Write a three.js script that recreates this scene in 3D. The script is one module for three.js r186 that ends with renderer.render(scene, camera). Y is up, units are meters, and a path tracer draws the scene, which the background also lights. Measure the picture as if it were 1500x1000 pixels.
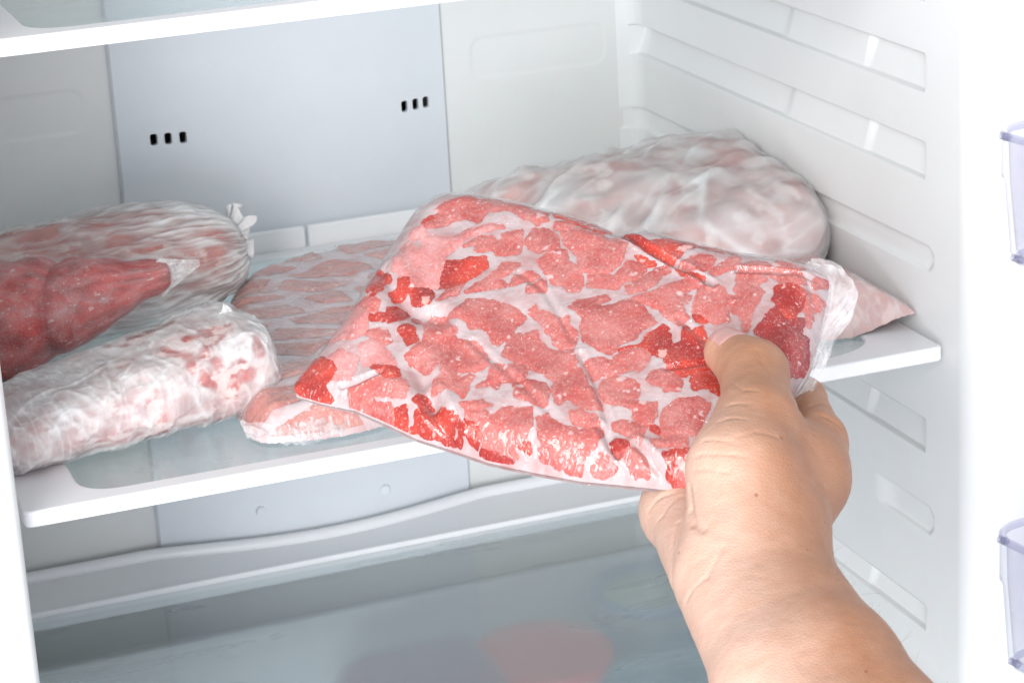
import * as THREE from 'three';
import { mergeGeometries, mergeVertices } from 'three/addons/utils/BufferGeometryUtils.js';
import { RoundedBoxGeometry } from 'three/addons/geometries/RoundedBoxGeometry.js';
import { RectAreaLightUniformsLib } from 'three/addons/lights/RectAreaLightUniformsLib.js';

const scene = new THREE.Scene();
// ---------------------------------------------------------------- camera, exposure, lamps
const camera = new THREE.PerspectiveCamera(15.583, 1.5, 0.02, 20);
camera.filmGauge = 22.3;
camera.position.set(-0.64466, 0.43295, 1.10969);
camera.up.set(0.15906, 0.94736, -0.27787);
camera.lookAt(-0.64466 + 0.31953, 0.43295 - 0.31571, 1.10969 - 0.89344);
camera.focus = 1.12;
camera.userData.fStop = 22;
const renderer = new THREE.WebGLRenderer({ antialias: true });
renderer.setSize(1024, 682);
renderer.toneMapping = THREE.LinearToneMapping;
renderer.toneMappingExposure = 1.03;
renderer.shadowMap.enabled = true;
scene.background = new THREE.Color().setRGB(0.6, 0.615, 0.64);
RectAreaLightUniformsLib.init();
function softbox(color, intensity, w, h, from, to) {
  const l = new THREE.RectAreaLight(color, intensity, w, h);
  l.position.set(...from); l.lookAt(...to); scene.add(l);
}
softbox(0xfffdfa, 15.5, 0.9, 0.9, [-1.5, 0.8, 1.65], [-0.15, 0.0, -0.15]);   // key: large soft light from the front left
softbox(0xf4f8ff, 11, 1.1, 0.9, [-1.3, -0.05, 2.0], [-0.1, -0.1, -0.2]);     // added fill from the lower left, brightens the lower compartment
softbox(0xf4f8ff, 1.5, 1.4, 1.0, [-0.1, 0.5, 2.6], [-0.2, -0.05, -0.2]);     // added weak frontal fill from behind the camera

// ---------------------------------------------------------------- helpers
let seed = 7;
const rnd = () => { seed = (seed * 1664525 + 1013904223) >>> 0; return seed / 4294967296; };
const clamp = THREE.MathUtils.clamp, sstep = THREE.MathUtils.smoothstep, lerp = THREE.MathUtils.lerp;
function hash(x, y, z, s) {
  let h = Math.imul(x, 374761393) ^ Math.imul(y, 668265263) ^ Math.imul(z, 2147483647) ^ Math.imul(s, 1274126177);
  h = Math.imul(h ^ (h >>> 13), 1274126177); h ^= h >>> 16;
  return (h >>> 0) / 4294967296;
}
const fade = (t) => t * t * t * (t * (t * 6 - 15) + 10);
// value-gradient noise in -1..1; P: period in cells (0 none)
const GX = [1, -1, 1, -1, 1.2, -1.2, 0, 0], GY = [1, 1, -1, -1, 0, 0, 1.2, -1.2];
function noise2(x, y, s, P) {
  const X = Math.floor(x), Y = Math.floor(y), dx = x - X, dy = y - Y, u = fade(dx), v = fade(dy);
  let x0 = X, x1 = X + 1, y0 = Y, y1 = Y + 1; if (P) { x0 = ((x0 % P) + P) % P; x1 = ((x1 % P) + P) % P; y0 = ((y0 % P) + P) % P; y1 = ((y1 % P) + P) % P; }
  const a = hash(x0, y0, 0, s) * 8 | 0, b = hash(x1, y0, 0, s) * 8 | 0, c = hash(x0, y1, 0, s) * 8 | 0, d = hash(x1, y1, 0, s) * 8 | 0;
  return lerp(lerp(GX[a] * dx + GY[a] * dy, GX[b] * (dx - 1) + GY[b] * dy, u), lerp(GX[c] * dx + GY[c] * (dy - 1), GX[d] * (dx - 1) + GY[d] * (dy - 1), u), v);
}
function noise3(x, y, z = 0, s = 0, P = 0) {
  if (z === 0) return noise2(x, y, s, P);
  const X = Math.floor(x), Y = Math.floor(y), Z = Math.floor(z), u = fade(x - X), v = fade(y - Y), w = fade(z - Z);
  const m = (a) => (P ? ((a % P) + P) % P : a);
  const c = (i, j, k) => {
    const h = hash(m(X + i), m(Y + j), Z + k, s) * 16 | 0, dx = x - X - i, dy = y - Y - j, dz = z - Z - k;
    const a = h < 8 ? dx : dy, b = h < 4 ? dy : h === 12 || h === 14 ? dx : dz;
    return ((h & 1) ? -a : a) + ((h & 2) ? -b : b);
  };
  return lerp(lerp(lerp(c(0, 0, 0), c(1, 0, 0), u), lerp(c(0, 1, 0), c(1, 1, 0), u), v), lerp(lerp(c(0, 0, 1), c(1, 0, 1), u), lerp(c(0, 1, 1), c(1, 1, 1), u), v), w);
}
function fbm(x, y, z, s, o = 4, P = 0) { let a = 0, k = 1; for (let i = 0; i < o; i++) { a += k * noise3(x, y, z, s + i * 17, P); x *= 2; y *= 2; z *= 2; P *= 2; k *= 0.5; } return a; }
const ridge = (n) => 1 - Math.abs(n);
const toS = (c) => Math.round(255 * clamp(c <= 0.0031308 ? c * 12.92 : 1.055 * Math.pow(c, 1 / 2.4) - 0.055, 0, 1));
// fn(u, v) with u, v in 0..1 gives linear [r, g, b] (colour) or a number (data)
function makeTex(n, fn, rep = 1) {
  const d = new Uint8Array(n * n * 4); let color = false;
  for (let j = 0; j < n; j++) for (let i = 0; i < n; i++) {
    const c = fn(i / n, j / n), o = (j * n + i) * 4;
    if (typeof c === 'number') { d[o] = d[o + 1] = d[o + 2] = Math.round(255 * clamp(c, 0, 1)); } else { color = true; d[o] = toS(c[0]); d[o + 1] = toS(c[1]); d[o + 2] = toS(c[2]); }
    d[o + 3] = 255;
  }
  const t = new THREE.DataTexture(d, n, n, THREE.RGBAFormat);
  t.wrapS = t.wrapT = THREE.RepeatWrapping; t.magFilter = THREE.LinearFilter; t.minFilter = THREE.LinearMipmapLinearFilter; t.generateMipmaps = true;
  if (color) t.colorSpace = THREE.SRGBColorSpace;
  t.repeat.set(rep, rep); t.needsUpdate = true;
  return t;
}
const mixc = (a, b, t) => [lerp(a[0], b[0], t), lerp(a[1], b[1], t), lerp(a[2], b[2], t)];
const std = (o) => new THREE.MeshPhysicalMaterial(o);
const lin = (r, g, b) => new THREE.Color().setRGB(r, g, b);
const count = {};
const numbered = (n) => { count[n] = (count[n] ?? -1) + 1; return count[n] ? n + '_' + String(count[n]).padStart(3, '0') : n; };
function thing(name, label, category, pos = [0, 0, 0], group) {
  const o = new THREE.Group(); o.name = numbered(name); o.position.set(...pos); scene.add(o);
  o.userData = { label, category }; if (group) o.userData.group = group;
  return o;
}
function part(parent, name, geo, mat, kind) {
  const m = new THREE.Mesh(geo, mat); m.name = name; m.castShadow = m.receiveShadow = true; parent.add(m);
  if (kind) m.userData.kind = kind;
  return m;
}
const box = (x0, x1, y0, y1, z0, z1, r = 0.002, seg = 3) => new RoundedBoxGeometry(x1 - x0, y1 - y0, z1 - z0, seg, Math.min(r, (x1 - x0) / 2.01, (y1 - y0) / 2.01, (z1 - z0) / 2.01)).translate((x0 + x1) / 2, (y0 + y1) / 2, (z0 + z1) / 2);
function weld(pos, idx, uv, crease) {
  let g = new THREE.BufferGeometry();
  g.setAttribute('position', new THREE.Float32BufferAttribute(pos, 3));
  if (uv) g.setAttribute('uv', new THREE.Float32BufferAttribute(uv, 2));
  if (idx) g.setIndex(idx); else g = mergeVertices(g, 1e-6);
  g.computeVertexNormals();
  return g;
}
// the part of the sheet z = height(x, y) where sd(x, y) < 0, cut along sd = 0 by marching squares; xs, ys: grid lines; place(x, y, h) -> [X, Y, Z]
function sheet(xs, ys, sd, height, place, uvScale = 10, flip = false) {
  const nx = xs.length, ny = ys.length, S = new Float32Array(nx * ny), pos = [], uv = [], idx = [], at = new Map();
  for (let j = 0; j < ny; j++) for (let i = 0; i < nx; i++) S[j * nx + i] = sd ? sd(xs[i], ys[j]) : -1;
  const put = (key, x, y, s) => {
    if (at.has(key)) return at.get(key);
    const k = pos.length / 3; pos.push(...place(x, y, height(x, y, s))); uv.push(x * uvScale, y * uvScale); at.set(key, k); return k;
  };
  for (let j = 0; j < ny - 1; j++) for (let i = 0; i < nx - 1; i++) {
    const c = [j * nx + i, j * nx + i + 1, (j + 1) * nx + i + 1, (j + 1) * nx + i], poly = [];
    if (S[c[0]] >= 0 && S[c[1]] >= 0 && S[c[2]] >= 0 && S[c[3]] >= 0) continue;
    for (let k = 0; k < 4; k++) {
      const a = c[k], b = c[(k + 1) & 3], ax = xs[a % nx], ay = ys[a / nx | 0], bx = xs[b % nx], by = ys[b / nx | 0];
      if (S[a] < 0) poly.push(put(a, ax, ay, S[a]));
      if ((S[a] < 0) !== (S[b] < 0)) { const t = clamp(S[a] / (S[a] - S[b]), 0.02, 0.98); poly.push(put('e' + Math.min(a, b) + '_' + Math.max(a, b), lerp(ax, bx, t), lerp(ay, by, t), 0)); }
    }
    for (let k = 1; k < poly.length - 1; k++) flip ? idx.push(poly[0], poly[k + 1], poly[k]) : idx.push(poly[0], poly[k], poly[k + 1]);
  }
  return weld(pos, idx, uv);
}
const range = (a, b, step) => { const n = Math.max(1, Math.round((b - a) / step)); return Array.from({ length: n + 1 }, (_, i) => a + (b - a) * i / n); };
const flat = (x, y, h) => [x, y, h];
function polySd(P) {   // signed distance to a closed polygon
  return (x, y) => {
    let d = 1e9, s = 1;
    for (let i = 0, j = P.length - 1; i < P.length; j = i++) {
      const ex = P[j][0] - P[i][0], ey = P[j][1] - P[i][1], wx = x - P[i][0], wy = y - P[i][1], t = clamp((wx * ex + wy * ey) / (ex * ex + ey * ey + 1e-15), 0, 1);
      const bx = wx - ex * t, by = wy - ey * t; d = Math.min(d, bx * bx + by * by);
      const c1 = y >= P[i][1], c2 = y < P[j][1], c3 = ex * wy > ey * wx;
      if ((c1 && c2 && c3) || (!c1 && !c2 && !c3)) s = -s;
    }
    return s * Math.sqrt(d);
  };
}
function lineDist(L) {
  return (x, y) => {
    let d = 1e9;
    for (let i = 0; i < L.length - 1; i++) {
      const ex = L[i + 1][0] - L[i][0], ey = L[i + 1][1] - L[i][1], wx = x - L[i][0], wy = y - L[i][1], t = clamp((wx * ex + wy * ey) / (ex * ex + ey * ey), 0, 1);
      d = Math.min(d, Math.hypot(wx - ex * t, wy - ey * t));
    }
    return d;
  };
}
const smooth = (P, n) => new THREE.CatmullRomCurve3(P.map((p) => new THREE.Vector3(p[0], p[1], 0)), true, 'catmullrom', 0.5).getPoints(n).slice(0, -1).map((v) => [v.x, v.y]);
const bboxGrid = (P, cell, pad = 0.002) => {
  const a = P.map((p) => p[0]), b = P.map((p) => p[1]);
  const snap = (v) => Math.round(v / cell) * cell;
  return [range(snap(Math.min(...a) - pad), snap(Math.max(...a) + pad), cell), range(snap(Math.min(...b) - pad), snap(Math.max(...b) + pad), cell)];
};

// ---------------------------------------------------------------- shared materials
const peel = makeTex(256, (u, v) => 0.5 + 0.35 * fbm(u * 24, v * 24, 0, 3, 3, 24));
const plasticWear = makeTex(512, (u, v) => { const n = fbm(u * 5, v * 5, 0, 41, 5, 5); const k = 0.8 + 0.012 * n; return [k * 0.995, k, k]; });
const smear = makeTex(512, (u, v) => 0.06 + 0.3 * Math.pow(clamp(0.5 + 0.8 * fbm(u * 3 + 0.5 * fbm(u * 4, v * 4, 0, 45, 2, 4), v * 9, 0, 44, 4, 0), 0, 1), 3) );
const M = {
  liner: std({ map: plasticWear, roughness: 0.42, bumpMap: peel, bumpScale: 0.00004, ior: 1.5 }),
  linerWarm: std({ color: lin(0.95, 0.95, 0.94), map: plasticWear, roughness: 0.42, bumpMap: peel, bumpScale: 0.00004 }),
  duct: std({ color: lin(0.92, 0.95, 1), map: plasticWear, roughness: 0.45, bumpMap: peel, bumpScale: 0.00005 }),
  trim: std({ color: lin(0.86, 0.86, 0.88), roughness: 0.3, bumpMap: peel, bumpScale: 0.00002 }),
  glass: std({ color: lin(0.93, 0.95, 0.95), roughness: 0.06, transmission: 1, thickness: 0, ior: 1.5 }),
};

// ---------------------------------------------------------------- refrigerator cabinet
const fridge = thing('refrigerator', 'open white refrigerator interior with ribbed right wall and pale blue-grey air duct panel', 'refrigerator');
const BZ = -0.413, TOP = 0.5, BOT = -0.5;
// right wall: moulded sheet with grooves for shelves; x = recess depth
const bands = [[0.1305, 0.151, 1], [0.083, 0.1035, 1], [0.0325, 0.047, 0], [-0.073, -0.0535, 1], [-0.121, -0.1035, 0], [-0.181, -0.1655, 1], [0.179, 0.199, 1], [0.2275, 0.248, 1]];
function wallDepth(z, y) {
  let d = 0;
  const c = z - BZ, r = 0.014; if (c < r) d = -(r - Math.sqrt(Math.max(0, r * r - (r - c) * (r - c))));
  for (const [y0, y1, kind] of bands) {
    if (y < y0 - 0.002 || y > y1 + 0.002) continue;
    const t = clamp((y1 - y) / (y1 - y0), 0, 1);
    if (kind) {
      const ends = sstep(z, BZ + 0.002, BZ + 0.006) * (1 - sstep(z, -0.0262, -0.0248));
      const stop = sstep(z, -0.2, -0.187) * (1 - sstep(z, -0.098, -0.0905));
      const depth = lerp(0.0105, 0.0075, stop) * lerp(1, 0.3, t);
      d += ends * depth * sstep(y1 - y, -0.0002, 0.0012) * sstep(y - y0, -0.0002, 0.0008);
    } else {
      const e = Math.min(y - y0, y1 - y), end = 1 - sstep(z + Math.max(0, 0.006 - e) * 0.8, -0.019, -0.015);
      const begin = y0 > 0 ? 1 : sstep(z, -0.085, -0.06);
      d += 0.0026 * end * begin * sstep(e, -0.0005, 0.0022);
    }
  }
  return d;
}
{
  const ys = [];
  for (const y of range(BOT, TOP, 0.002)) ys.push(y);
  for (const [a, b] of bands) for (const o of [-0.0003, 0.0001, 0.0005, 0.0009, 0.0013]) ys.push(a + o, b - o);
  const uy = [...new Set(ys.sort((a, b) => a - b).map((y) => +y.toFixed(4)))];
  const zs = range(BZ, 0.01, 0.0025); for (const z of [-0.0262, -0.0255, -0.0248, -0.197, -0.1935, -0.19, -0.098, -0.0945, -0.0905, -0.411, -0.4075, -0.0192, -0.0172, -0.0152]) zs.push(z);
  const uz = [...new Set(zs.sort((a, b) => a - b).map((z) => +z.toFixed(4)))];
  const place = (z, y, d) => [d, y, z];
  const inBand = (y) => bands.some(([a, b]) => y > a - 0.0004 && y < b + 0.0004);
  const wallR = thing0(fridge, 'side_wall', [sheet(uz, uy, null, wallDepth, place, 4, true), box(0.0135, 0.06, BOT, TOP, BZ - 0.04, -0.012, 0.001)], M.liner);
  // rounded front edge, flange and outer corner of the right wall
  const prof = new THREE.Shape(); prof.moveTo(0, 0.01); prof.absarc(0.022, 0.01, 0.022, Math.PI, Math.PI / 2, true); prof.lineTo(0.085, 0.032); prof.lineTo(0.085, -0.01); prof.lineTo(0.006, -0.01); prof.closePath();
  part(fridge, 'door_frame', new THREE.ExtrudeGeometry(prof, { depth: TOP - BOT, bevelEnabled: false, curveSegments: 24 }).rotateX(Math.PI / 2).scale(1, 1, 1).translate(0, TOP, 0), M.liner);
}
function thing0(parent, name, list, mat) {
  return part(parent, name, mergeGeometries(list.map((g) => { const q = g.index ? g.toNonIndexed() : g; for (const k of Object.keys(q.attributes)) if (!['position', 'normal', 'uv'].includes(k)) q.deleteAttribute(k); return q; })), mat);
}
// left wall with a rounded front edge
{
  const prof = new THREE.Shape(); prof.moveTo(-0.5, BZ - 0.04); prof.lineTo(-0.502, 0.02); prof.absarc(-0.512, 0.02, 0.01, 0, Math.PI / 2, false); prof.lineTo(-0.62, 0.03); prof.lineTo(-0.62, BZ - 0.04); prof.closePath();
  part(fridge, 'side_wall', new THREE.ExtrudeGeometry(prof, { depth: TOP - BOT, bevelEnabled: false, curveSegments: 16 }).rotateX(Math.PI / 2).scale(1, 1, 1).translate(0, TOP, 0), M.liner);
}
// back wall with shallow pressed fields, ceiling and floor
{
  const rr = (x, y, x0, x1, y0, y1, r) => { const qx = Math.abs(x - (x0 + x1) / 2) - (x1 - x0) / 2 + r, qy = Math.abs(y - (y0 + y1) / 2) - (y1 - y0) / 2 + r; return Math.hypot(Math.max(qx, 0), Math.max(qy, 0)) + Math.min(Math.max(qx, qy), 0) - r; };
  const hb = (x, y) => {
    let h = 0;
    for (const [x0, x1, y0, y1] of [[-0.478, -0.374, 0.079, 0.107], [-0.118, -0.022, 0.079, 0.107], [-0.478, -0.374, -0.12, -0.09], [-0.118, -0.022, -0.12, -0.09]]) h -= 0.0005 * (1 - sstep(rr(x, y, x0, x1, y0, y1, 0.009), -0.002, 0.001));
    const c = x + 0.5, r = 0.012; if (c < r) h += r - Math.sqrt(r * r - (r - c) * (r - c));
    return BZ + h;
  };
  part(fridge, 'back_wall', sheet([...range(-0.5, -0.34, 0.001), ...range(-0.338, -0.15, 0.01), ...range(-0.14, 0, 0.001)], [...range(BOT, -0.13, 0.01), ...range(-0.128, -0.08, 0.001), ...range(-0.07, 0.07, 0.01), ...range(0.072, 0.112, 0.001), ...range(0.12, TOP, 0.01)], (x, y) => Math.min(0.103 - Math.abs(x + 0.2472), 0.075 - Math.abs(y - 0.07)), hb, flat, 4), M.linerWarm);
  // insulated back with the hollow air channel behind the duct panel
  const CX0 = -0.353, CX1 = -0.141, CY0 = -0.03, CY1 = 0.17, f = BZ - 0.014, r = BZ - 0.13;
  thing0(fridge, 'back_shell', [box(-0.62, CX0, BOT, TOP, r, f, 0.001), box(CX1, 0.06, BOT, TOP, r, f, 0.001), box(CX0 + 0.0005, CX1 - 0.0005, BOT, CY0, r, f - 0.0005, 0.001), box(CX0 + 0.0005, CX1 - 0.0005, CY1, TOP, r, f - 0.0005, 0.001), box(-0.62, 0.06, BOT, TOP, r - 0.02, r - 0.0005, 0.001)], M.linerWarm);
  part(fridge, 'ceiling', box(-0.62, 0.06, TOP, TOP + 0.05, BZ - 0.06, 0.03, 0.002), M.liner);
  part(fridge, 'floor', box(-0.62, 0.06, BOT - 0.05, BOT, BZ - 0.06, 0.03, 0.002), M.liner);
}
// bowed air duct panel with six vent slots
{
  const X0 = -0.3572, X1 = -0.1372, XM = (X0 + X1) / 2, HW = (X1 - X0) / 2, Y0 = -0.207;
  const bow = (x) => { const t = clamp(1 - Math.abs((x - XM) / HW), 0, 1); return BZ + 0.0035 + 0.019 * Math.pow(Math.sin(Math.min(1, t * 1.05) * Math.PI / 2), 1.15) - (t < 0.012 ? 0.003 * (1 - t / 0.012) : 0); };
  const slots = []; for (const x of [-0.3343, -0.3256, -0.3166, -0.1690, -0.1607, -0.1530]) slots.push([x, 0.0705]);
  const slotSd = (x, y) => { let d = 1; for (const [cx, cy] of slots) d = Math.min(d, Math.hypot(Math.max(0, Math.abs(x - cx) - 0.0007), Math.max(0, Math.abs(y - cy) - 0.0021)) - 0.0016); return d; };
  const xs = range(X0, X1, 0.0005), xc = xs.filter((x, i) => i < 12 || i > xs.length - 13 || i % 5 === 0), place = (x, y, h) => [x, y, h];
  const duct = thing0(fridge, 'duct_panel', [
    sheet(xc, [...range(Y0, 0.06, 0.004)], null, bow, place, 4), sheet(xs, range(0.06, 0.08, 0.0005), (x, y) => -slotSd(x, y), bow, place, 4), sheet(xc, range(0.08, TOP, 0.004), null, bow, place, 4)], M.duct);
  for (const [cx, cy] of slots) {
    const capsule = (P, o) => { P.absarc(cx + 0.0007, cy + 0.0021, 0.0016 + o, 0, Math.PI / 2); P.absarc(cx - 0.0007, cy + 0.0021, 0.0016 + o, Math.PI / 2, Math.PI); P.absarc(cx - 0.0007, cy - 0.0021, 0.0016 + o, Math.PI, 1.5 * Math.PI); P.absarc(cx + 0.0007, cy - 0.0021, 0.0016 + o, 1.5 * Math.PI, 2 * Math.PI); P.closePath(); return P; };
    const s = capsule(new THREE.Shape(), 0.0007); s.holes.push(capsule(new THREE.Path(), 0.0001));
    part(duct, 'vent_slot', new THREE.ExtrudeGeometry(s, { depth: 0.0035, bevelEnabled: false }).translate(0, 0, bow(cx) - 0.0042), M.duct);   // sleeve round a real opening into the air channel
  }
  for (const [x, y] of [[-0.290, -0.186], [-0.204, -0.187]]) part(duct, 'screw_cap', new THREE.CylinderGeometry(0.0032, 0.0036, 0.0025, 24).rotateX(Math.PI / 2).translate(x, y, bow(x) + 0.0005), M.duct);
}

// ---------------------------------------------------------------- glass shelves
function glassShelf(label, y, front) {
  const s = thing('glass_shelf', label, 'shelf', [0, y, 0], 'glass shelves of the refrigerator');
  const outer = new THREE.Shape(); outer.moveTo(-0.497, 0.37); outer.lineTo(-0.003, 0.37); outer.lineTo(-0.003, 0.004); outer.quadraticCurveTo(-0.003, 0.0, -0.007, 0); outer.lineTo(-0.493, 0); outer.quadraticCurveTo(-0.497, 0, -0.497, 0.004); outer.closePath();
  const hole = new THREE.Path(), a = 0.0125, L = -0.466, Rr = -0.032;
  hole.moveTo(L, 0.355); hole.lineTo(L, a + 0.02); hole.bezierCurveTo(L, a + 0.008, L + 0.006, a, L + 0.022, a); hole.lineTo(Rr - 0.045, a); hole.bezierCurveTo(Rr - 0.012, a + 0.002, Rr, a + 0.012, Rr, a + 0.03); hole.lineTo(Rr, 0.355); hole.closePath();
  outer.holes.push(hole);
  part(s, 'shelf_frame', new THREE.ExtrudeGeometry(outer, { depth: 0.0055, bevelEnabled: true, bevelThickness: 0.0014, bevelSize: 0.0014, bevelOffset: -0.0014, bevelSegments: 3, curveSegments: 16 }).rotateX(-Math.PI / 2).translate(0, -0.0098, 0), M.trim);
  part(s, 'glass_panel', box(L - 0.008, Rr + 0.008, -0.0062, -0.0042, -0.36, -a + 0.003, 0.0006, 2), M.shelfGlass);
  for (const [x0, x1] of [[-0.48, -0.2512], [-0.2492, -0.02]]) part(s, 'back_stop', box(x0, x1, -0.004, 0.0105, -0.372, -0.367, 0.0015), M.trim);
  return s;
}
M.shelfGlass = std({ color: lin(0.865, 0.925, 0.92), roughness: 1, roughnessMap: smear, transmission: 0.95, thickness: 0, ior: 1.5 });
glassShelf('white framed glass shelf carrying the frozen meat bags', 0, 0);
glassShelf('white framed glass shelf across the upper left corner', 0.2248, 0);
{
  // lower shelf: glass plate over the drawer with a curved white trim along its back
  const s = thing('glass_shelf', 'lowest tinted glass shelf with curved white back trim above the drawer', 'shelf', [0, -0.21, 0], 'glass shelves of the refrigerator');
  part(s, 'glass_panel', box(-0.49, -0.01, -0.004, 0, -0.352, 0.05, 0.001, 2), std({ color: lin(0.935, 0.975, 0.98), roughness: 1, roughnessMap: smear, transmission: 0.97, thickness: 0, ior: 1.5 }));
  const t = new THREE.Shape(), back = (x) => { const u = clamp(1 - Math.abs((x + 0.2472) / 0.117), 0, 1); return 0.409 - 0.0185 * Math.pow(Math.sin(u * Math.PI / 2), 1.15); };
  t.moveTo(-0.497, 0.347); t.lineTo(-0.003, 0.347); for (let x = -0.003; x > -0.497; x -= 0.004) t.lineTo(x, back(x)); t.closePath();
  part(s, 'back_trim', new THREE.ExtrudeGeometry(t, { depth: 0.008, bevelEnabled: true, bevelThickness: 0.002, bevelSize: 0.002, bevelOffset: -0.002, bevelSegments: 3 }).rotateX(-Math.PI / 2).translate(0, -0.008, 0), M.trim);
  part(s, 'front_lip', box(-0.497, -0.003, -0.001, 0.0035, -0.3495, -0.346, 0.0014), M.trim);
  const up = new THREE.CatmullRomCurve3(Array.from({ length: 40 }, (_, i) => { const x = -0.494 + 0.488 * i / 39; return new THREE.Vector3(x, 0.004, -back(x) + 0.008); }));
  part(s, 'back_ridge', new THREE.TubeGeometry(up, 120, 0.0045, 10), M.trim);
}

// ---------------------------------------------------------------- drawer under the lowest shelf
{
  const d = thing('crisper_drawer', 'frosted drawer below the lowest glass shelf, blurred packs inside', 'drawer', [0, 0, 0]);
  M.frosted = std({ color: lin(0.985, 0.995, 1), roughness: 0.26, transmission: 0.9, thickness: 0.003, ior: 1.25 });
  M.drawer = std({ color: lin(0.84, 0.86, 0.87), roughness: 0.5 });
  part(d, 'cover', box(-0.485, -0.015, -0.2445, -0.2415, -0.344, 0.03, 0.001, 2), M.frosted);
  part(d, 'back_panel', box(-0.485, -0.015, -0.45, -0.246, -0.344, -0.34, 0.001, 2), M.drawer);
  part(d, 'bottom_panel', box(-0.485, -0.015, -0.456, -0.45, -0.344, 0.03, 0.001, 2), M.drawer);
  part(d, 'side_panel', box(-0.488, -0.484, -0.45, -0.246, -0.344, 0.03, 0.001, 2), M.drawer);
  part(d, 'side_panel', box(-0.016, -0.012, -0.45, -0.246, -0.344, 0.03, 0.001, 2), M.drawer);
  part(d, 'front_panel', box(-0.488, -0.012, -0.456, -0.2415, 0.031, 0.036, 0.001, 2), M.glass);
  const tub = (name, label, x, z, r, y, lid, side, rim) => {
    const t = thing(name, label, 'tub', [x, y - 0.19 + 0.003, z]), h = 0.187;
    part(t, 'tub_body', new THREE.LatheGeometry([[0.001, 0], [r * 0.8, 0], [r * 0.86, 0.004], [r * 0.95, h], [r * 0.93, h]].map((p) => new THREE.Vector2(...p)), 48), side);
    part(t, 'lid', new THREE.LatheGeometry([[r, h - 0.008], [r, h + 0.001], [r * 0.97, h + 0.003], [r * 0.9, h + 0.001], [0.0005, h + 0.001]].map((p) => new THREE.Vector2(...p)), 48), lid);
    if (rim) part(t, 'rim_ring', new THREE.TorusGeometry(r * 0.95, 0.005, 12, 48).rotateX(Math.PI / 2).translate(0, h + 0.002, 0), rim);
  };
  tub('plastic_tub', 'round red-lidded tub seen blurred through the drawer cover', -0.152, -0.245, 0.046, -0.259, std({ color: lin(0.8, 0.05, 0.05), roughness: 0.5 }), std({ color: lin(0.6, 0.5, 0.5), roughness: 0.5 }));
  tub('plastic_tub', 'round tub with a blue rim behind the wrist under the drawer cover', -0.052, -0.298, 0.04, -0.259, std({ color: lin(0.42, 0.48, 0.36), roughness: 0.5 }), std({ color: lin(0.1, 0.2, 0.45), roughness: 0.5 }), std({ color: lin(0.12, 0.2, 0.42), roughness: 0.4 }));
  const p = thing('food_pack', 'purplish packet lying left of the red tub in the drawer', 'packet', [-0.225, -0.433, -0.25]);
  part(p, 'pouch', new RoundedBoxGeometry(0.11, 0.18, 0.12, 5, 0.03).translate(0, 0.09, 0), std({ color: lin(0.34, 0.1, 0.19), roughness: 0.5 }));
  const q = thing('food_pack', 'teal blue packet in the drawer below the wrist', 'packet', [-0.085, -0.426, -0.18]);
  part(q, 'pouch', new RoundedBoxGeometry(0.09, 0.17, 0.09, 5, 0.02).translate(0, 0.085, 0), std({ color: lin(0.08, 0.25, 0.36), roughness: 0.5 }));
}

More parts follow.
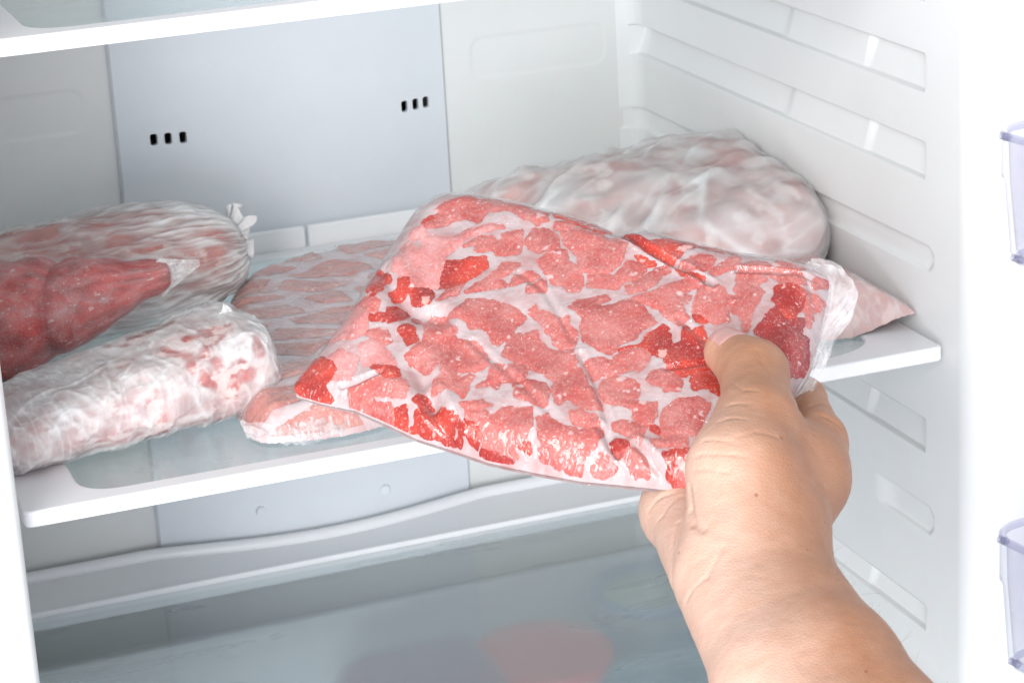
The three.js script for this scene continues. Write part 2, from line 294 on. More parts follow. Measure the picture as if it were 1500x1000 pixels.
// ---------------------------------------------------------------- open door with two clear bins
M.bin = std({ color: lin(0.93, 0.93, 0.955), roughness: 0.06, transmission: 1, thickness: 0, ior: 1.4 });
M.binRim = std({ color: lin(0.84, 0.84, 0.905), roughness: 0.1, transmission: 0.95, thickness: 0, ior: 1.45 });
{
  const dr = part(fridge, 'door', box(0.088, 0.13, -0.5, 0.5, -0.03, 0.5, 0.01), M.liner);
  dr.position.set(-0.033, 0, 0.092); dr.rotation.y = 0.17;
  const W = 0.084, Ln = 0.34;
  const loop = (inset, r, y) => {
    const P = [], R = Math.max(0.002, r - inset);
    for (const [cx, cz, a0] of [[W - inset - R, Ln - inset - R, 0], [inset + R, Ln - inset - R, 90], [inset + R, inset + R, 180], [W - inset - R, inset + R, 270]])
      for (let k = 0; k <= 10; k++) { const a = (a0 + 9 * k) * Math.PI / 180; P.push([cx + R * Math.cos(a), y, cz + R * Math.sin(a)]); }
    return P;
  };
  const bin = (label, x, y, z, H) => {
    const t = thing('door_bin', label, 'door bin', [x, y, z], 'clear bins on the open door'); t.rotation.y = 0.17;
    const r = 0.02, loops = [loop(0.011, r, 0), loop(0.0065, r, 0.0015), loop(0.0048, r, 0.006), loop(0.0016, r, H * 0.66), loop(0.0002, r, H * 0.675), loop(0, r, H - 0.0012), loop(0.0008, r, H), loop(0.0026, r, H), loop(0.0034, r, H - 0.0012), loop(0.0042, r, H * 0.66), loop(0.0074, r, 0.008), loop(0.009, r, 0.0045), loop(0.0125, r, 0.003)];
    const pos = loops.flat(2), n = loops[0].length, idx = [];
    for (let i = 0; i < loops.length - 1; i++) for (let k = 0; k < n; k++) { const a = i * n + k, b = i * n + (k + 1) % n; idx.push(a, a + n, b, b, a + n, b + n); }
    const cap = (i, up) => { const c = pos.length / 3; pos.push(W / 2, loops[i][0][1], Ln / 2); for (let k = 0; k < n; k++) { const a = i * n + k, b = i * n + (k + 1) % n; up ? idx.push(c, b, a) : idx.push(c, a, b); } };
    cap(0, false); cap(loops.length - 1, true);
    part(t, 'bin_body', weld(pos, idx), M.bin);
    const ring = (inset, y) => new THREE.CatmullRomCurve3(loop(inset, r, y).map((p) => new THREE.Vector3(...p)), true, 'catmullrom', 0.2);
    part(t, 'rim', new THREE.TubeGeometry(ring(0.0016, H - 0.0004), 200, 0.0021, 10, true), M.binRim);
    part(t, 'base_edge', new THREE.TubeGeometry(ring(0.0088, 0.0032), 200, 0.0019, 8, true), M.binRim);
  };
  bin('upper clear lavender-edged door bin cut off by the right edge', -0.0345, 0.073, 0.092, 0.0655);
  bin('lower clear lavender-edged door bin near the bottom right corner', -0.0335, -0.143, 0.092, 0.073);
}

// ---------------------------------------------------------------- meat, frost and film materials
const specks = (u, v, s, n, thr) => { // small ice crystals
  let k = 0; const X = Math.floor(u * n), Y = Math.floor(v * n);
  for (let j = -1; j < 2; j++) for (let i = -1; i < 2; i++) {
    const cx = ((X + i) % n + n) % n, cy = ((Y + j) % n + n) % n, h = hash(cx, cy, 1, s);
    if (h < thr) continue;
    const px = (X + i + 0.2 + 0.6 * hash(cx, cy, 2, s)) / n, py = (Y + j + 0.2 + 0.6 * hash(cx, cy, 3, s)) / n, r = (0.18 + 0.4 * hash(cx, cy, 4, s)) / n;
    k = Math.max(k, 1 - sstep(Math.hypot(u - px, (v - py) * (0.7 + hash(cx, cy, 5, s))), r * 0.4, r));
  }
  return k;
};
const meatTex = (s, base, deep, rime, ice, rimeAmt) => makeTex(512, (u, v) => {
  const big = fbm(u * 6, v * 6, 0, s, 4, 6), fine = fbm(u * 60, v * 60, 0, s + 3, 3, 60), grain = fbm(u * 30 + 3 * big, v * 110, 0, s + 5, 2, 0) * 0;
  let c = mixc(base, deep, clamp(0.45 + 0.9 * big + 0.35 * fine + grain, 0, 1));
  c = mixc(c, rime, clamp(rimeAmt + 0.36 * fbm(u * 8, v * 8, 0, s + 9, 3, 8) + 0.4 * fine, 0, 0.9));
  c = mixc(c, ice, 0.6 * sstep(fbm(u * 13, v * 13, 0, s + 13, 4, 13), 0.62, 0.78));
  c = mixc(c, ice, 0.6 * specks(u, v, s, 190, 0.8) + 0.55 * specks(u, v, s + 1, 60, 0.95));
  return c;
});
const meatBump = makeTex(512, (u, v) => 0.5 + 0.3 * fbm(u * 14, v * 14, 0, 71, 5, 14) + 0.25 * specks(u, v, 9, 60, 0.8));
const ICE = [0.72, 0.58, 0.57];
const T = {
  pink: meatTex(11, [0.51, 0.1, 0.085], [0.4, 0.05, 0.043], [0.55, 0.24, 0.22], ICE, 0.36),
  blush: meatTex(31, [0.6, 0.22, 0.21], [0.52, 0.14, 0.13], [0.64, 0.38, 0.37], ICE, 0.3),
  red: meatTex(51, [0.55, 0.05, 0.028], [0.3, 0.012, 0.01], [0.56, 0.15, 0.12], [0.85, 0.55, 0.5], -0.08),
  deep: meatTex(77, [0.42, 0.026, 0.022], [0.24, 0.012, 0.012], [0.42, 0.1, 0.1], ICE, -0.16),
};
const pieceMat = {
  p: [1, 0.93, 1.06].map((k, i) => std({ map: T.pink, color: lin(Math.min(1, k), [1, 0.9, 1][i], [1, 0.9, 1][i]), roughness: 0.6, bumpMap: meatBump, bumpScale: 0.00014 })),
  q: [std({ map: T.blush, roughness: 0.55, bumpMap: meatBump, bumpScale: 0.0003 })],
  r: [std({ map: T.red, roughness: 0.35, bumpMap: meatBump, bumpScale: 0.0005 })],
  d: [std({ map: T.deep, roughness: 0.35, bumpMap: meatBump, bumpScale: 0.0005 })],
};
const frostTex = makeTex(512, (u, v) => {
  const n = fbm(u * 7, v * 7, 0, 91, 5, 7), m = fbm(u * 26, v * 26, 0, 95, 4, 26);
  return mixc(mixc([0.51, 0.405, 0.41], [0.46, 0.27, 0.27], clamp(0.3 + 0.9 * n + 0.4 * m, 0, 1)), [0.5, 0.42, 0.43], 0.7 * sstep(fbm(u * 9, v * 9, 0, 98, 4, 9), 0.1, 0.6));
});
const crinkle = makeTex(512, (u, v) => {
  const w = fbm(u * 4, v * 4, 0, 21, 3, 4) * 0.35;
  let k = 0.55 * Math.pow(ridge(noise3(u * 6 + w, v * 9 + w, 0, 22, 0) * 1.4), 6) * 0 + 0.4 * Math.pow(clamp(ridge(fbm(u * 8, v * 8, 0, 23, 2, 8) * 1.6), 0, 1), 5) + 0.3 * Math.pow(clamp(ridge(fbm(u * 19, v * 19, 0, 25, 2, 19) * 1.7), 0, 1), 5);
  return 0.15 + k + 0.05 * noise3(u * 90, v * 90, 0, 4, 90);
});
M.frost = std({ map: frostTex, roughness: 0.55, bumpMap: meatBump, bumpScale: 0.0003 });
M.film = std({ color: lin(1, 1, 1), roughness: 0.1, transmission: 1, thickness: 0, ior: 1.45, bumpMap: crinkle, bumpScale: 0.0011 });
// milky film: alpha from streaks along v (around the bag) and clouds
const filmAlpha = (s, lo, hi, fu, fv, win) => makeTex(512, (u, v) => {
  const w = 0.5 * fbm(u * 3, v * 3, 0, s, 3, 3);
  const a = 0.5 + 0.6 * fbm(u * 5, v * 5, 0, s + 1, 4, 5), st = Math.pow(clamp(ridge(1.5 * noise3(u * fu + w, v * fv + w * fv / fu, 0, s + 2, 0)), 0, 1), 3), st2 = Math.pow(clamp(ridge(1.4 * noise3(u * fu * 2.7 + w, v * fv * 2.7, 3, s + 4, 0)), 0, 1), 5);
  let k = lerp(lo, hi, clamp(0.55 * a + 0.35 * st + 0.35 * st2, 0, 1));
  if (win) { const q = fbm(u * 9 + w, v * 9, 0, s + 7, 4, 9) + 0.35 * fbm(u * 3, v * 3, 0, s + 8, 2, 3); k = lerp(k, 0.12, sstep(q + 0.25 * st, win, win + 0.3)); }
  return k;
});
const soft = makeTex(512, (u, v) => 0.5 + 0.4 * fbm(u * 5, v * 5, 0, 24, 4, 5) + 0.25 * Math.pow(clamp(ridge(2 * noise3(u * 9 + 0.4 * fbm(u * 6, v * 6, 0, 27, 2, 6), v * 9, 0, 26, 9)), 0, 1), 4));
const milky = (s, lo, hi, fu, fv, win, o = {}) => std({ color: lin(0.88, 0.87, 0.87), roughness: 0.34, transparent: true, alphaMap: filmAlpha(s, lo, hi, fu, fv, win), bumpMap: soft, bumpScale: 0.0009, ...o });
const chunkTex = (s, meat, meat2, fat, bias, f = 8) => makeTex(512, (u, v) => {
  const w = fbm(u * f * 0.6, v * f * 0.6, 0, s, 3, 0) * 0.25, n = fbm(u * f, v * f, 0, s + 2, 4, f), m = fbm(u * 40, v * 40, 0, s + 6, 3, 40);
  return mixc(mixc(meat, meat2, clamp(0.5 + n + w + 0.4 * m, 0, 1)), fat, sstep(fbm(u * f, v * f, 0, s + 11, 4, f) + 0.15 * m, bias - 0.1, bias + 0.3));
});

const rimProfile = (d) => Math.pow(Math.sin(d * Math.PI / 2), 0.8);
// flat bag: sheet over an outline; returns the cached height
function pillow(outline, thick, R, cell, extra) {
  const sd = polySd(outline), [xs, ys] = bboxGrid(outline, cell, 0.004), nx = xs.length, ny = ys.length, H = new Float32Array(nx * ny), D = new Float32Array(nx * ny);
  for (let j = 0; j < ny; j++) for (let i = 0; i < nx; i++) {
    const s = sd(xs[i], ys[j]), d = clamp(-s / R, 0, 1); D[j * nx + i] = s;
    H[j * nx + i] = thick * rimProfile(d) + extra(xs[i], ys[j], d);
  }
  const at = (A) => (x, y) => {
    const fx = clamp((x - xs[0]) / (xs[1] - xs[0]), 0, nx - 1.001), fy = clamp((y - ys[0]) / (ys[1] - ys[0]), 0, ny - 1.001), i = Math.floor(fx), j = Math.floor(fy), a = fx - i, b = fy - j, k = j * nx + i;
    return (A[k] * (1 - a) + A[k + 1] * a) * (1 - b) + (A[k + nx] * (1 - a) + A[k + nx + 1] * a) * b;
  };
  return { xs, ys, h: at(H), sd: at(D) };
}
function meatPiece(parent, P, kind, pl, cell, proud, k) {
  const raw = polySd(P), [xs, ys] = bboxGrid(P, cell, 0.003);
  const sd = (x, y) => Math.max(-0.0012 + raw(x + 0.0008 * noise3(x * 190, y * 190, 0, 5) + 0.0005 * noise3(x * 700, y * 700, 0, 6), y + 0.0008 * noise3(x * 190, y * 190, 0, 7) + 0.0005 * noise3(x * 700, y * 700, 0, 8)) + 0.0004 * noise3(x * 420, y * 420, 0, 9), pl.sd(x, y) + 0.0014);
  const g = sheet(xs, ys, sd, (x, y, s) => pl.h(x, y) + 0.00025 + proud * sstep(-s, 0, 0.003) + 0.00022 * noise3(x * 260, y * 260, 0, 12), flat, 9);
  if (!g.attributes.position.count) return;
  const ms = pieceMat[kind];
  return part(parent, 'meat_piece', g, ms[k % ms.length]);
}

// ---------------------------------------------------------------- the bag held in the hand
{
  const bag = thing('frozen_meat_bag', 'flat clear bag of bright red frozen meat chunks held up in the hand', 'meat bag', [-0.39162, 0.06913, 0.09755]);
  bag.quaternion.setFromRotationMatrix(new THREE.Matrix4().makeBasis(new THREE.Vector3(0.72928, -0.14434, 0.66882), new THREE.Vector3(0.63394, 0.51032, -0.58112), new THREE.Vector3(-0.25744, 0.84778, 0.46367)));
  const mm = (L) => L.map((p) => [p[0] / 1000, p[1] / 1000]);
  const outline = mm([[0.5, -0.7], [3.8, 13.0], [7.2, 28.8], [10.4, 48.2], [11.7, 67.9], [13.4, 85.4], [14.4, 101.7], [15.7, 115.2], [21.3, 124.3], [27.3, 129.0], [41.7, 131.9], [61.9, 132.7], [82.9, 130.8], [103.8, 128.6], [115.0, 125.1], [124.1, 131.8], [142.9, 129.6], [168.8, 129.3], [190.6, 130.6], [206.8, 129.1], [214.6, 126.0], [217.9, 109.7], [219.5, 90.2], [220.7, 72.9], [218.6, 55.0], [213.8, 36.3], [208.0, 12.3], [198.8, -0.6], [189.2, -3.3], [170.6, -6.2], [144.7, -10.4], [123.6, -11.7], [103.4, -12.2], [85.3, -10.3], [68.7, -9.0], [54.4, -5.7], [36.4, -1.9], [20.1, -2.2]]);
  const creases = [
    [[[112, 121], [126, 114.5], [137.7, 109.4], [152, 104.9], [168.3, 98.6]], 0.0022, 0.0012], [[[175.8, 109.4], [193.3, 113.2], [211, 116]], 0.0012, 0.001], [[[71.9, 5.4], [78.5, -1.9], [84, -6.1]], 0.0035, 0.0028],
    [[[125.4, 46], [136.8, 33.7], [145.5, 20.8], [153.7, 8.4]], 0.0014, 0.0012], [[[147.2, 11.9], [154.5, 4], [158.3, 1.6]], 0.0022, 0.0014], [[[165.6, 6.9], [173, 2.4], [178.7, -0.7]], 0.0022, 0.0016], [[[27.5, 6.5], [36.3, 10.2], [44.5, 15.3]], 0.0012, 0.001],
    [[[21.7, 67.9], [36.5, 53.7], [47.4, 47.7], [58.9, 47.6]], 0.003, 0.0035], [[[207.7, 111.8], [216.6, 97.1], [218.5, 70.6]], 0.0012, 0.0012], [[[58, 20], [66, 12], [72, 4]], 0.003, 0.004], [[[76.5, 40.4], [105.1, 24.7], [121.7, 14.1]], 0.0009, 0.0014], [[[82.6, 82.8], [98.7, 74.8], [119.9, 52.4]], 0.0009, 0.0012],
    [[[178, 66], [170, 71], [160, 76.5]], 0.001, 0.0013], [[[179, 58], [172, 53], [164, 48.5]], 0.001, 0.0012], [[[184, 72], [182, 80], [180, 90]], 0.0009, 0.0012],
  ].map(([L, a, w]) => [lineDist(mm(L)), a, w]);
  const pl = pillow(outline, 0.014, 0.017, 0.0006, (x, y, d) => {
    let c = clamp(Math.hypot(x, y) / 0.06, 0, 1); c = c * c * (3 - 2 * c);
    let e = 0.014 * rimProfile(d) * (-0.6 + 0.6 * c) + sstep(d, 0, 0.5) * (0.0013 * noise3(x * 38, y * 38, 0, 61) + 0.0007 * noise3(x * 95, y * 95, 0, 62));
    e -= 0.0032 * Math.exp(-((x - 0.187) ** 2 + (y - 0.06) ** 2) / 0.00016);   // pressed in by the thumb
    for (const [f, a, w] of creases) { const q = f(x, y); e -= sstep(d, 0, 0.5) * a * (Math.exp(-q * q / w / w) - 0.35 * Math.exp(-(q - 2.4 * w) * (q - 2.4 * w) / w / w)); }
    return e;
  });
  const inSlab = (x, y) => Math.max(pl.sd(x, y) + 0.001, 0.007 + 0.004 * noise3(y * 200, 3, 0, 66) - Math.hypot(x, y));
  const frost = sheet(pl.xs, pl.ys, inSlab, (x, y) => pl.h(x, y) + 0.00015 * noise3(x * 500, y * 500, 0, 13), flat, 9);
  const back = sheet(pl.xs, pl.ys, inSlab, (x, y) => -0.0002 - 0.0022 * sstep(-pl.sd(x, y), 0, 0.02), flat, 9, true);
  thing0(bag, 'frost_layer', [frost, back], M.frost);
  const pieces = [
  ['p', [[33.6, 113.3], [38.6, 119.2], [42.4, 122.5], [49.1, 120.1], [54.9, 114.4], [53.3, 106.6], [47.3, 108.1], [42.7, 106.0], [38.2, 100.5], [32.1, 97.1], [29.2, 99.2], [33.5, 105.3], [37.3, 107.6], [32.4, 108.0]]],
  ['p', [[49.3, 119.9], [53.6, 127.3], [63.2, 124.5], [76.1, 121.3], [82.1, 119.7], [83.7, 114.4], [80.7, 111.8], [76.5, 114.1], [74.1, 113.5], [69.8, 115.9], [62.4, 117.5], [57.6, 114.3], [55.0, 114.9]]],
  ['q', [[30.6, 96.0], [35.0, 91.9], [44.9, 94.1], [51.7, 100.6], [58.9, 106.0], [65.7, 106.5], [56.8, 101.1], [51.7, 95.5], [50.2, 90.9], [46.1, 83.0], [48.3, 74.3], [50.8, 65.8], [45.7, 64.3], [38.7, 61.3], [36.6, 66.1], [26.8, 69.5], [24.2, 76.7], [25.2, 87.1], [31.8, 83.4], [34.2, 85.7], [32.2, 92.0]]],
  ['r', [[38.9, 60.8], [45.9, 63.9], [49.7, 61.4], [50.3, 55.8], [46.7, 54.0], [41.8, 55.5]]],
  ['q', [[24.3, 96.3], [29.3, 97.3], [31.4, 92.5], [27.5, 87.7]]],
  ['r', [[29.0, 99.6], [30.3, 103.2], [33.7, 104.9], [36.2, 103.8], [35.2, 99.7], [31.2, 97.8]]],
  ['p', [[52.9, 90.7], [58.0, 98.1], [62.9, 99.3], [65.9, 96.8], [69.2, 100.2], [67.1, 102.2], [74.6, 106.8], [76.4, 102.1], [78.2, 94.1], [68.9, 90.8], [66.8, 92.8], [59.3, 89.9], [58.4, 93.9]]],
  ['r', [[49.1, 80.4], [54.2, 81.0], [57.8, 85.3], [63.8, 86.9], [67.7, 82.1], [62.1, 74.7], [59.1, 68.9], [51.8, 65.7], [48.9, 74.5]]],
  ['p', [[71.6, 77.3], [74.0, 86.3], [80.0, 87.9], [78.7, 82.6], [74.3, 77.2], [80.5, 74.7], [73.1, 70.3], [64.2, 66.2], [67.1, 71.9]]],
  ['p', [[81.7, 75.1], [82.0, 80.9], [88.5, 84.4], [91.4, 81.9], [87.0, 78.2]]],
  ['p', [[90.5, 72.5], [90.8, 76.7], [95.0, 81.2], [97.3, 76.8], [94.6, 73.7]]],
  ['p', [[53.8, 57.6], [55.0, 64.5], [60.3, 69.3], [60.0, 63.4]]],
  ['r', [[30.2, 56.9], [32.8, 61.8], [32.1, 64.9], [36.0, 66.8], [37.9, 62.3], [36.8, 57.1], [33.2, 54.4]]],
  ['r', [[13.7, 73.4], [20.3, 69.2], [25.3, 66.5], [26.9, 64.5], [23.8, 63.6], [25.8, 57.7], [23.5, 51.8], [18.9, 56.4]]],
  ['p', [[14.8, 50.4], [22.3, 52.8], [26.0, 51.0], [28.2, 49.0], [28.7, 42.9]]],
  ['r', [[33.3, 48.0], [36.1, 50.7], [42.6, 48.0], [41.0, 43.9], [36.5, 42.0], [28.1, 41.3], [24.6, 43.0], [31.2, 43.5], [34.9, 44.3]]],
  ['p', [[61.6, 49.9], [66.0, 58.5], [66.7, 61.5], [74.4, 63.6], [83.0, 63.1], [90.1, 61.8], [94.7, 59.0], [92.0, 53.5], [92.8, 48.1], [88.0, 42.4], [85.2, 43.6], [83.5, 47.1], [78.9, 49.0], [73.6, 47.6], [71.4, 49.8], [66.6, 50.5]]],
  ['p', [[52.1, 45.7], [54.2, 48.7], [60.4, 49.6], [64.2, 45.0], [67.7, 44.4], [67.7, 40.4], [72.1, 38.4], [78.5, 40.1], [84.0, 36.1], [88.9, 30.4], [84.5, 25.2], [77.7, 22.9], [78.7, 17.3], [82.8, 21.6], [84.8, 21.4], [84.0, 17.7], [85.4, 10.3], [77.3, 13.1], [72.0, 19.7], [68.9, 26.4], [65.4, 19.9], [63.1, 19.2], [58.8, 22.0], [54.6, 22.5], [52.3, 25.0], [56.4, 34.0], [55.4, 39.4]]],
  ['p', [[69.2, 14.7], [72.4, 18.7], [75.7, 11.4], [71.5, 9.9]]],
  ['p', [[92.7, 37.7], [92.8, 48.1], [102.1, 52.3], [107.5, 46.6], [113.3, 44.6], [121.3, 46.9], [125.0, 42.0], [125.2, 38.1], [128.3, 38.2], [132.9, 32.5], [132.8, 29.4], [136.9, 30.2], [143.9, 20.3], [137.0, 19.5], [130.6, 21.9], [128.4, 22.8], [125.9, 17.9], [120.9, 24.5], [120.7, 29.1], [114.3, 32.0], [105.8, 34.3], [101.0, 35.3]]],
  ['p', [[95.6, 62.5], [97.0, 65.7], [98.5, 63.3], [104.3, 63.3], [112.7, 61.6], [113.3, 63.3], [114.4, 60.4], [120.6, 55.8], [121.0, 51.1], [120.9, 47.9], [116.8, 47.2], [113.0, 48.9], [111.0, 52.3], [106.5, 54.3], [103.1, 58.1]]],
  ['p', [[88.3, 17.3], [92.2, 21.9], [90.9, 31.7], [94.6, 32.0], [96.3, 29.3], [100.1, 34.3], [105.8, 33.5], [106.9, 26.4], [101.9, 24.6], [96.6, 23.5], [96.9, 19.7], [94.5, 21.0]]],
  ['p', [[103.1, 24.2], [110.0, 26.5], [115.0, 26.8], [119.4, 22.6], [120.9, 16.1], [119.6, 14.6], [113.9, 16.4], [106.6, 17.5]]],
  ['p', [[86.0, 6.4], [93.2, 9.8], [97.7, 9.6], [94.0, 6.2], [87.4, 5.2]]],
  ['p', [[89.3, 3.7], [97.6, 5.1], [102.3, 2.8], [104.6, -0.4], [108.8, -4.0], [102.5, -1.5], [97.3, -1.3], [96.5, 0.2], [91.1, 0.1]]],
  ['p', [[101.6, 5.3], [104.5, 10.0], [115.5, 12.3], [118.3, 3.4], [117.2, -0.9], [114.4, -3.8], [111.3, -4.0], [108.0, -0.2], [104.5, 2.6]]],
  ['r', [[90.6, -4.5], [89.8, -0.7], [92.5, -0.0], [96.6, -1.1], [92.2, -3.5]]],
  ['r', [[93.2, -4.9], [96.5, -2.9], [97.9, -5.6], [97.1, -7.5], [94.7, -6.8]]],
  ['r', [[67.0, -1.0], [69.0, 1.1], [76.4, 2.0], [84.4, 1.0], [87.4, -2.4], [90.4, -7.8], [82.8, -7.0], [73.0, -6.8], [66.1, -5.6], [68.7, -5.1]]],
  ['p', [[98.4, -2.6], [102.6, -1.9], [105.9, -4.6], [110.8, -4.5], [116.1, -8.2], [110.4, -7.9], [101.6, -7.6], [98.6, -5.9]]],
  ['r', [[100.0, -9.2], [106.9, -8.9], [114.4, -9.1], [110.8, -9.5], [102.7, -9.8]]],
  ['p', [[119.9, 9.0], [123.6, 10.8], [129.3, 7.1], [137.0, 7.8], [141.0, 4.6], [144.3, -0.2], [144.5, -7.5], [134.9, -7.2], [127.0, -7.1], [125.5, -4.0], [127.8, -3.2], [124.2, 0.6]]],
  ['r', [[116.4, -4.4], [119.7, -2.9], [121.0, -5.3]]],
  ['p', [[132.3, 15.6], [136.0, 17.3], [142.6, 16.2], [146.3, 12.7], [142.7, 10.9], [136.6, 10.7]]],
  ['p', [[140.1, 7.9], [146.8, 11.4], [148.6, 8.1], [147.4, 2.7], [145.9, -0.3], [144.2, 2.4], [140.7, 4.6]]],
  ['p', [[149.0, -5.2], [150.8, -0.6], [155.1, -0.9], [158.8, -3.4], [155.6, -5.3], [151.1, -6.3]]],
  ['p', [[158.0, 1.7], [165.2, 5.5], [169.7, 2.6], [172.7, -1.8], [167.6, -2.9], [163.4, -0.6]]],
  ['r', [[177.1, 5.9], [181.5, 9.2], [187.8, 11.7], [190.7, 8.3], [190.1, 1.9], [188.8, -0.1], [183.9, -1.9], [181.2, -0.2], [181.5, 3.1]]],
  ['p', [[151.9, 14.3], [155.3, 16.8], [164.9, 17.2], [165.9, 10.8], [165.8, 9.4], [158.6, 11.0], [155.9, 11.7], [153.2, 12.4]]],
  ['p', [[152.1, 25.7], [164.7, 30.0], [167.4, 24.0], [165.7, 18.2], [159.0, 20.1], [158.6, 24.5]]],
  ['r', [[154.2, 6.2], [159.9, 7.1], [161.6, 5.7], [156.4, 2.8]]],
  ['p', [[171.7, 18.4], [170.3, 27.8], [174.2, 34.2], [182.0, 36.4], [187.1, 35.6], [187.5, 28.9], [186.8, 22.0], [186.6, 19.0], [179.3, 17.6], [173.4, 15.2]]],
  ['p', [[170.0, 11.3], [178.3, 15.1], [183.0, 17.2], [184.4, 13.1], [173.9, 8.7]]],
  ['r', [[166.8, 18.6], [170.6, 18.1], [171.3, 16.1], [168.6, 16.8]]],
  ['p', [[139.5, 31.3], [140.0, 36.9], [145.4, 39.2], [152.6, 38.1], [155.3, 36.5], [157.0, 30.9], [151.6, 27.1], [148.2, 24.6], [145.1, 24.5]]],
  ['p', [[129.0, 43.1], [134.7, 46.3], [139.2, 46.0], [142.3, 53.1], [149.2, 56.6], [153.6, 54.7], [154.5, 50.2], [152.9, 44.3], [149.8, 44.3], [139.5, 38.3], [135.4, 36.0]]],
  ['p', [[111.5, 69.7], [113.8, 74.0], [124.4, 80.1], [126.6, 79.1], [122.8, 75.7], [124.3, 73.2], [130.3, 76.1], [133.9, 80.3], [141.6, 80.0], [145.1, 75.3], [150.1, 71.9], [146.0, 67.6], [144.3, 61.5], [139.3, 56.2], [137.6, 50.6], [133.2, 50.6], [125.1, 53.8], [120.4, 61.3], [120.5, 64.5], [115.7, 68.9]]],
  ['p', [[136.8, 82.7], [144.5, 88.1], [151.2, 96.0], [162.8, 101.2], [161.6, 95.2], [154.8, 89.3], [159.9, 81.8], [163.7, 78.0], [160.7, 74.0], [153.2, 77.5], [145.4, 81.8]]],
  ['r', [[141.0, 53.3], [148.3, 57.5], [149.9, 63.5], [154.3, 70.6], [157.1, 69.8], [158.8, 64.8], [162.0, 60.9], [165.3, 65.8], [164.0, 73.3], [167.0, 71.8], [171.1, 74.5], [178.2, 62.3], [184.6, 54.0], [190.9, 48.0], [190.1, 41.0], [184.9, 44.1], [178.4, 41.5], [176.5, 45.5], [175.9, 50.8], [173.0, 48.4], [171.7, 46.9], [168.7, 46.8], [164.9, 48.9], [161.5, 55.3], [155.9, 55.3], [149.7, 56.9]]],
  ['p', [[158.2, 39.7], [158.8, 45.2], [162.9, 47.5], [169.5, 46.3], [172.0, 44.3], [173.1, 39.2], [167.5, 37.7], [164.3, 39.8]]],
  ['r', [[166.0, 80.3], [170.0, 81.4], [172.4, 78.8], [170.7, 77.5], [167.3, 78.2]]],
  ['p', [[164.5, 84.7], [163.0, 94.8], [166.9, 98.3], [173.4, 97.6], [176.6, 89.6], [180.7, 82.7], [176.5, 78.7], [172.5, 79.6], [165.9, 81.4]]],
  ['r', [[81.6, 127.8], [85.2, 127.6], [97.0, 126.2], [104.2, 130.2], [110.5, 124.9], [110.2, 116.6], [102.2, 117.3], [86.9, 119.4]]],
  ['p', [[89.7, 110.8], [88.7, 115.0], [93.0, 117.3], [96.9, 115.9], [95.6, 112.5]]],
  ['p', [[92.7, 109.7], [100.2, 114.3], [109.8, 114.5], [119.8, 112.4], [123.1, 110.5], [124.1, 100.6], [121.3, 94.1], [114.9, 91.9], [108.6, 91.5], [106.7, 96.8], [105.0, 99.7], [99.1, 103.1]]],
  ['p', [[78.8, 101.1], [80.1, 108.2], [86.1, 109.8], [92.3, 105.5], [94.6, 101.1], [88.2, 97.2], [82.1, 97.7]]],
  ['p', [[88.7, 91.5], [93.4, 99.1], [98.5, 99.6], [101.6, 94.6], [107.8, 92.1], [112.3, 84.2], [112.2, 80.1], [108.1, 79.0], [105.2, 81.5], [99.7, 80.8], [95.3, 85.4]]],
  ['p', [[115.2, 84.2], [113.3, 89.4], [118.1, 92.0], [124.7, 91.7], [127.6, 101.6], [135.7, 102.1], [135.8, 96.4], [134.3, 93.5], [129.9, 91.5], [128.0, 86.0], [120.7, 84.9]]],
  ['p', [[133.5, 85.1], [132.1, 88.8], [136.6, 94.1], [140.6, 101.0], [145.4, 103.9], [146.7, 101.8], [144.1, 100.2], [143.2, 93.5], [139.9, 88.5]]],
  ['r', [[130.6, 105.7], [132.4, 106.2], [139.3, 103.1], [136.9, 102.4], [131.8, 104.4]]],
  ['r', [[118.4, 117.3], [118.9, 122.4], [129.1, 115.5], [133.5, 114.1], [127.9, 111.7]]],
  ['r', [[130.6, 111.4], [137.1, 118.3], [141.6, 124.7], [149.5, 125.9], [154.0, 121.0], [148.6, 115.1], [147.9, 109.6], [145.2, 106.3], [139.7, 107.3]]],
  ['p', [[150.4, 106.1], [154.6, 112.2], [158.4, 114.3], [161.6, 114.3], [164.7, 112.5], [164.0, 108.9], [161.5, 105.0], [158.1, 105.7]]],
  ['r', [[150.2, 102.7], [155.7, 103.4], [162.1, 101.2], [158.7, 100.3], [153.3, 101.1]]],
  ['p', [[157.4, 89.2], [160.5, 90.0], [160.7, 86.8]]],
  ['r', [[154.1, 125.9], [163.1, 125.8], [169.6, 125.4], [171.2, 121.1], [166.1, 121.0], [157.7, 119.6]]],
  ['p', [[165.0, 105.9], [168.7, 111.9], [171.6, 118.3], [174.7, 116.7], [175.2, 111.2], [170.8, 107.5], [167.5, 104.1]]],
  ['p', [[176.7, 112.4], [180.8, 117.1], [189.3, 116.1], [190.9, 115.2], [188.4, 111.0], [183.3, 111.3], [177.5, 110.1]]],
  ['p', [[190.6, 117.8], [191.2, 127.3], [197.0, 126.7], [202.8, 120.6], [201.4, 117.1], [192.9, 114.8]]],
  ['p', [[178.6, 99.0], [177.6, 107.7], [185.1, 109.7], [189.5, 107.6], [186.1, 102.7], [190.5, 100.6], [189.0, 89.8], [190.1, 80.5], [189.7, 78.0], [185.4, 85.6], [178.8, 88.6], [176.6, 93.6], [182.9, 95.3]]],
  ['p', [[191.1, 110.5], [203.0, 116.0], [205.8, 110.9], [201.5, 109.0], [195.6, 108.1]]],
  ['r', [[195.3, 105.2], [201.7, 108.4], [205.7, 107.3], [208.4, 106.2], [209.1, 100.0], [207.0, 95.0], [206.2, 89.5], [202.7, 91.2], [199.6, 95.1], [196.8, 98.3]]],
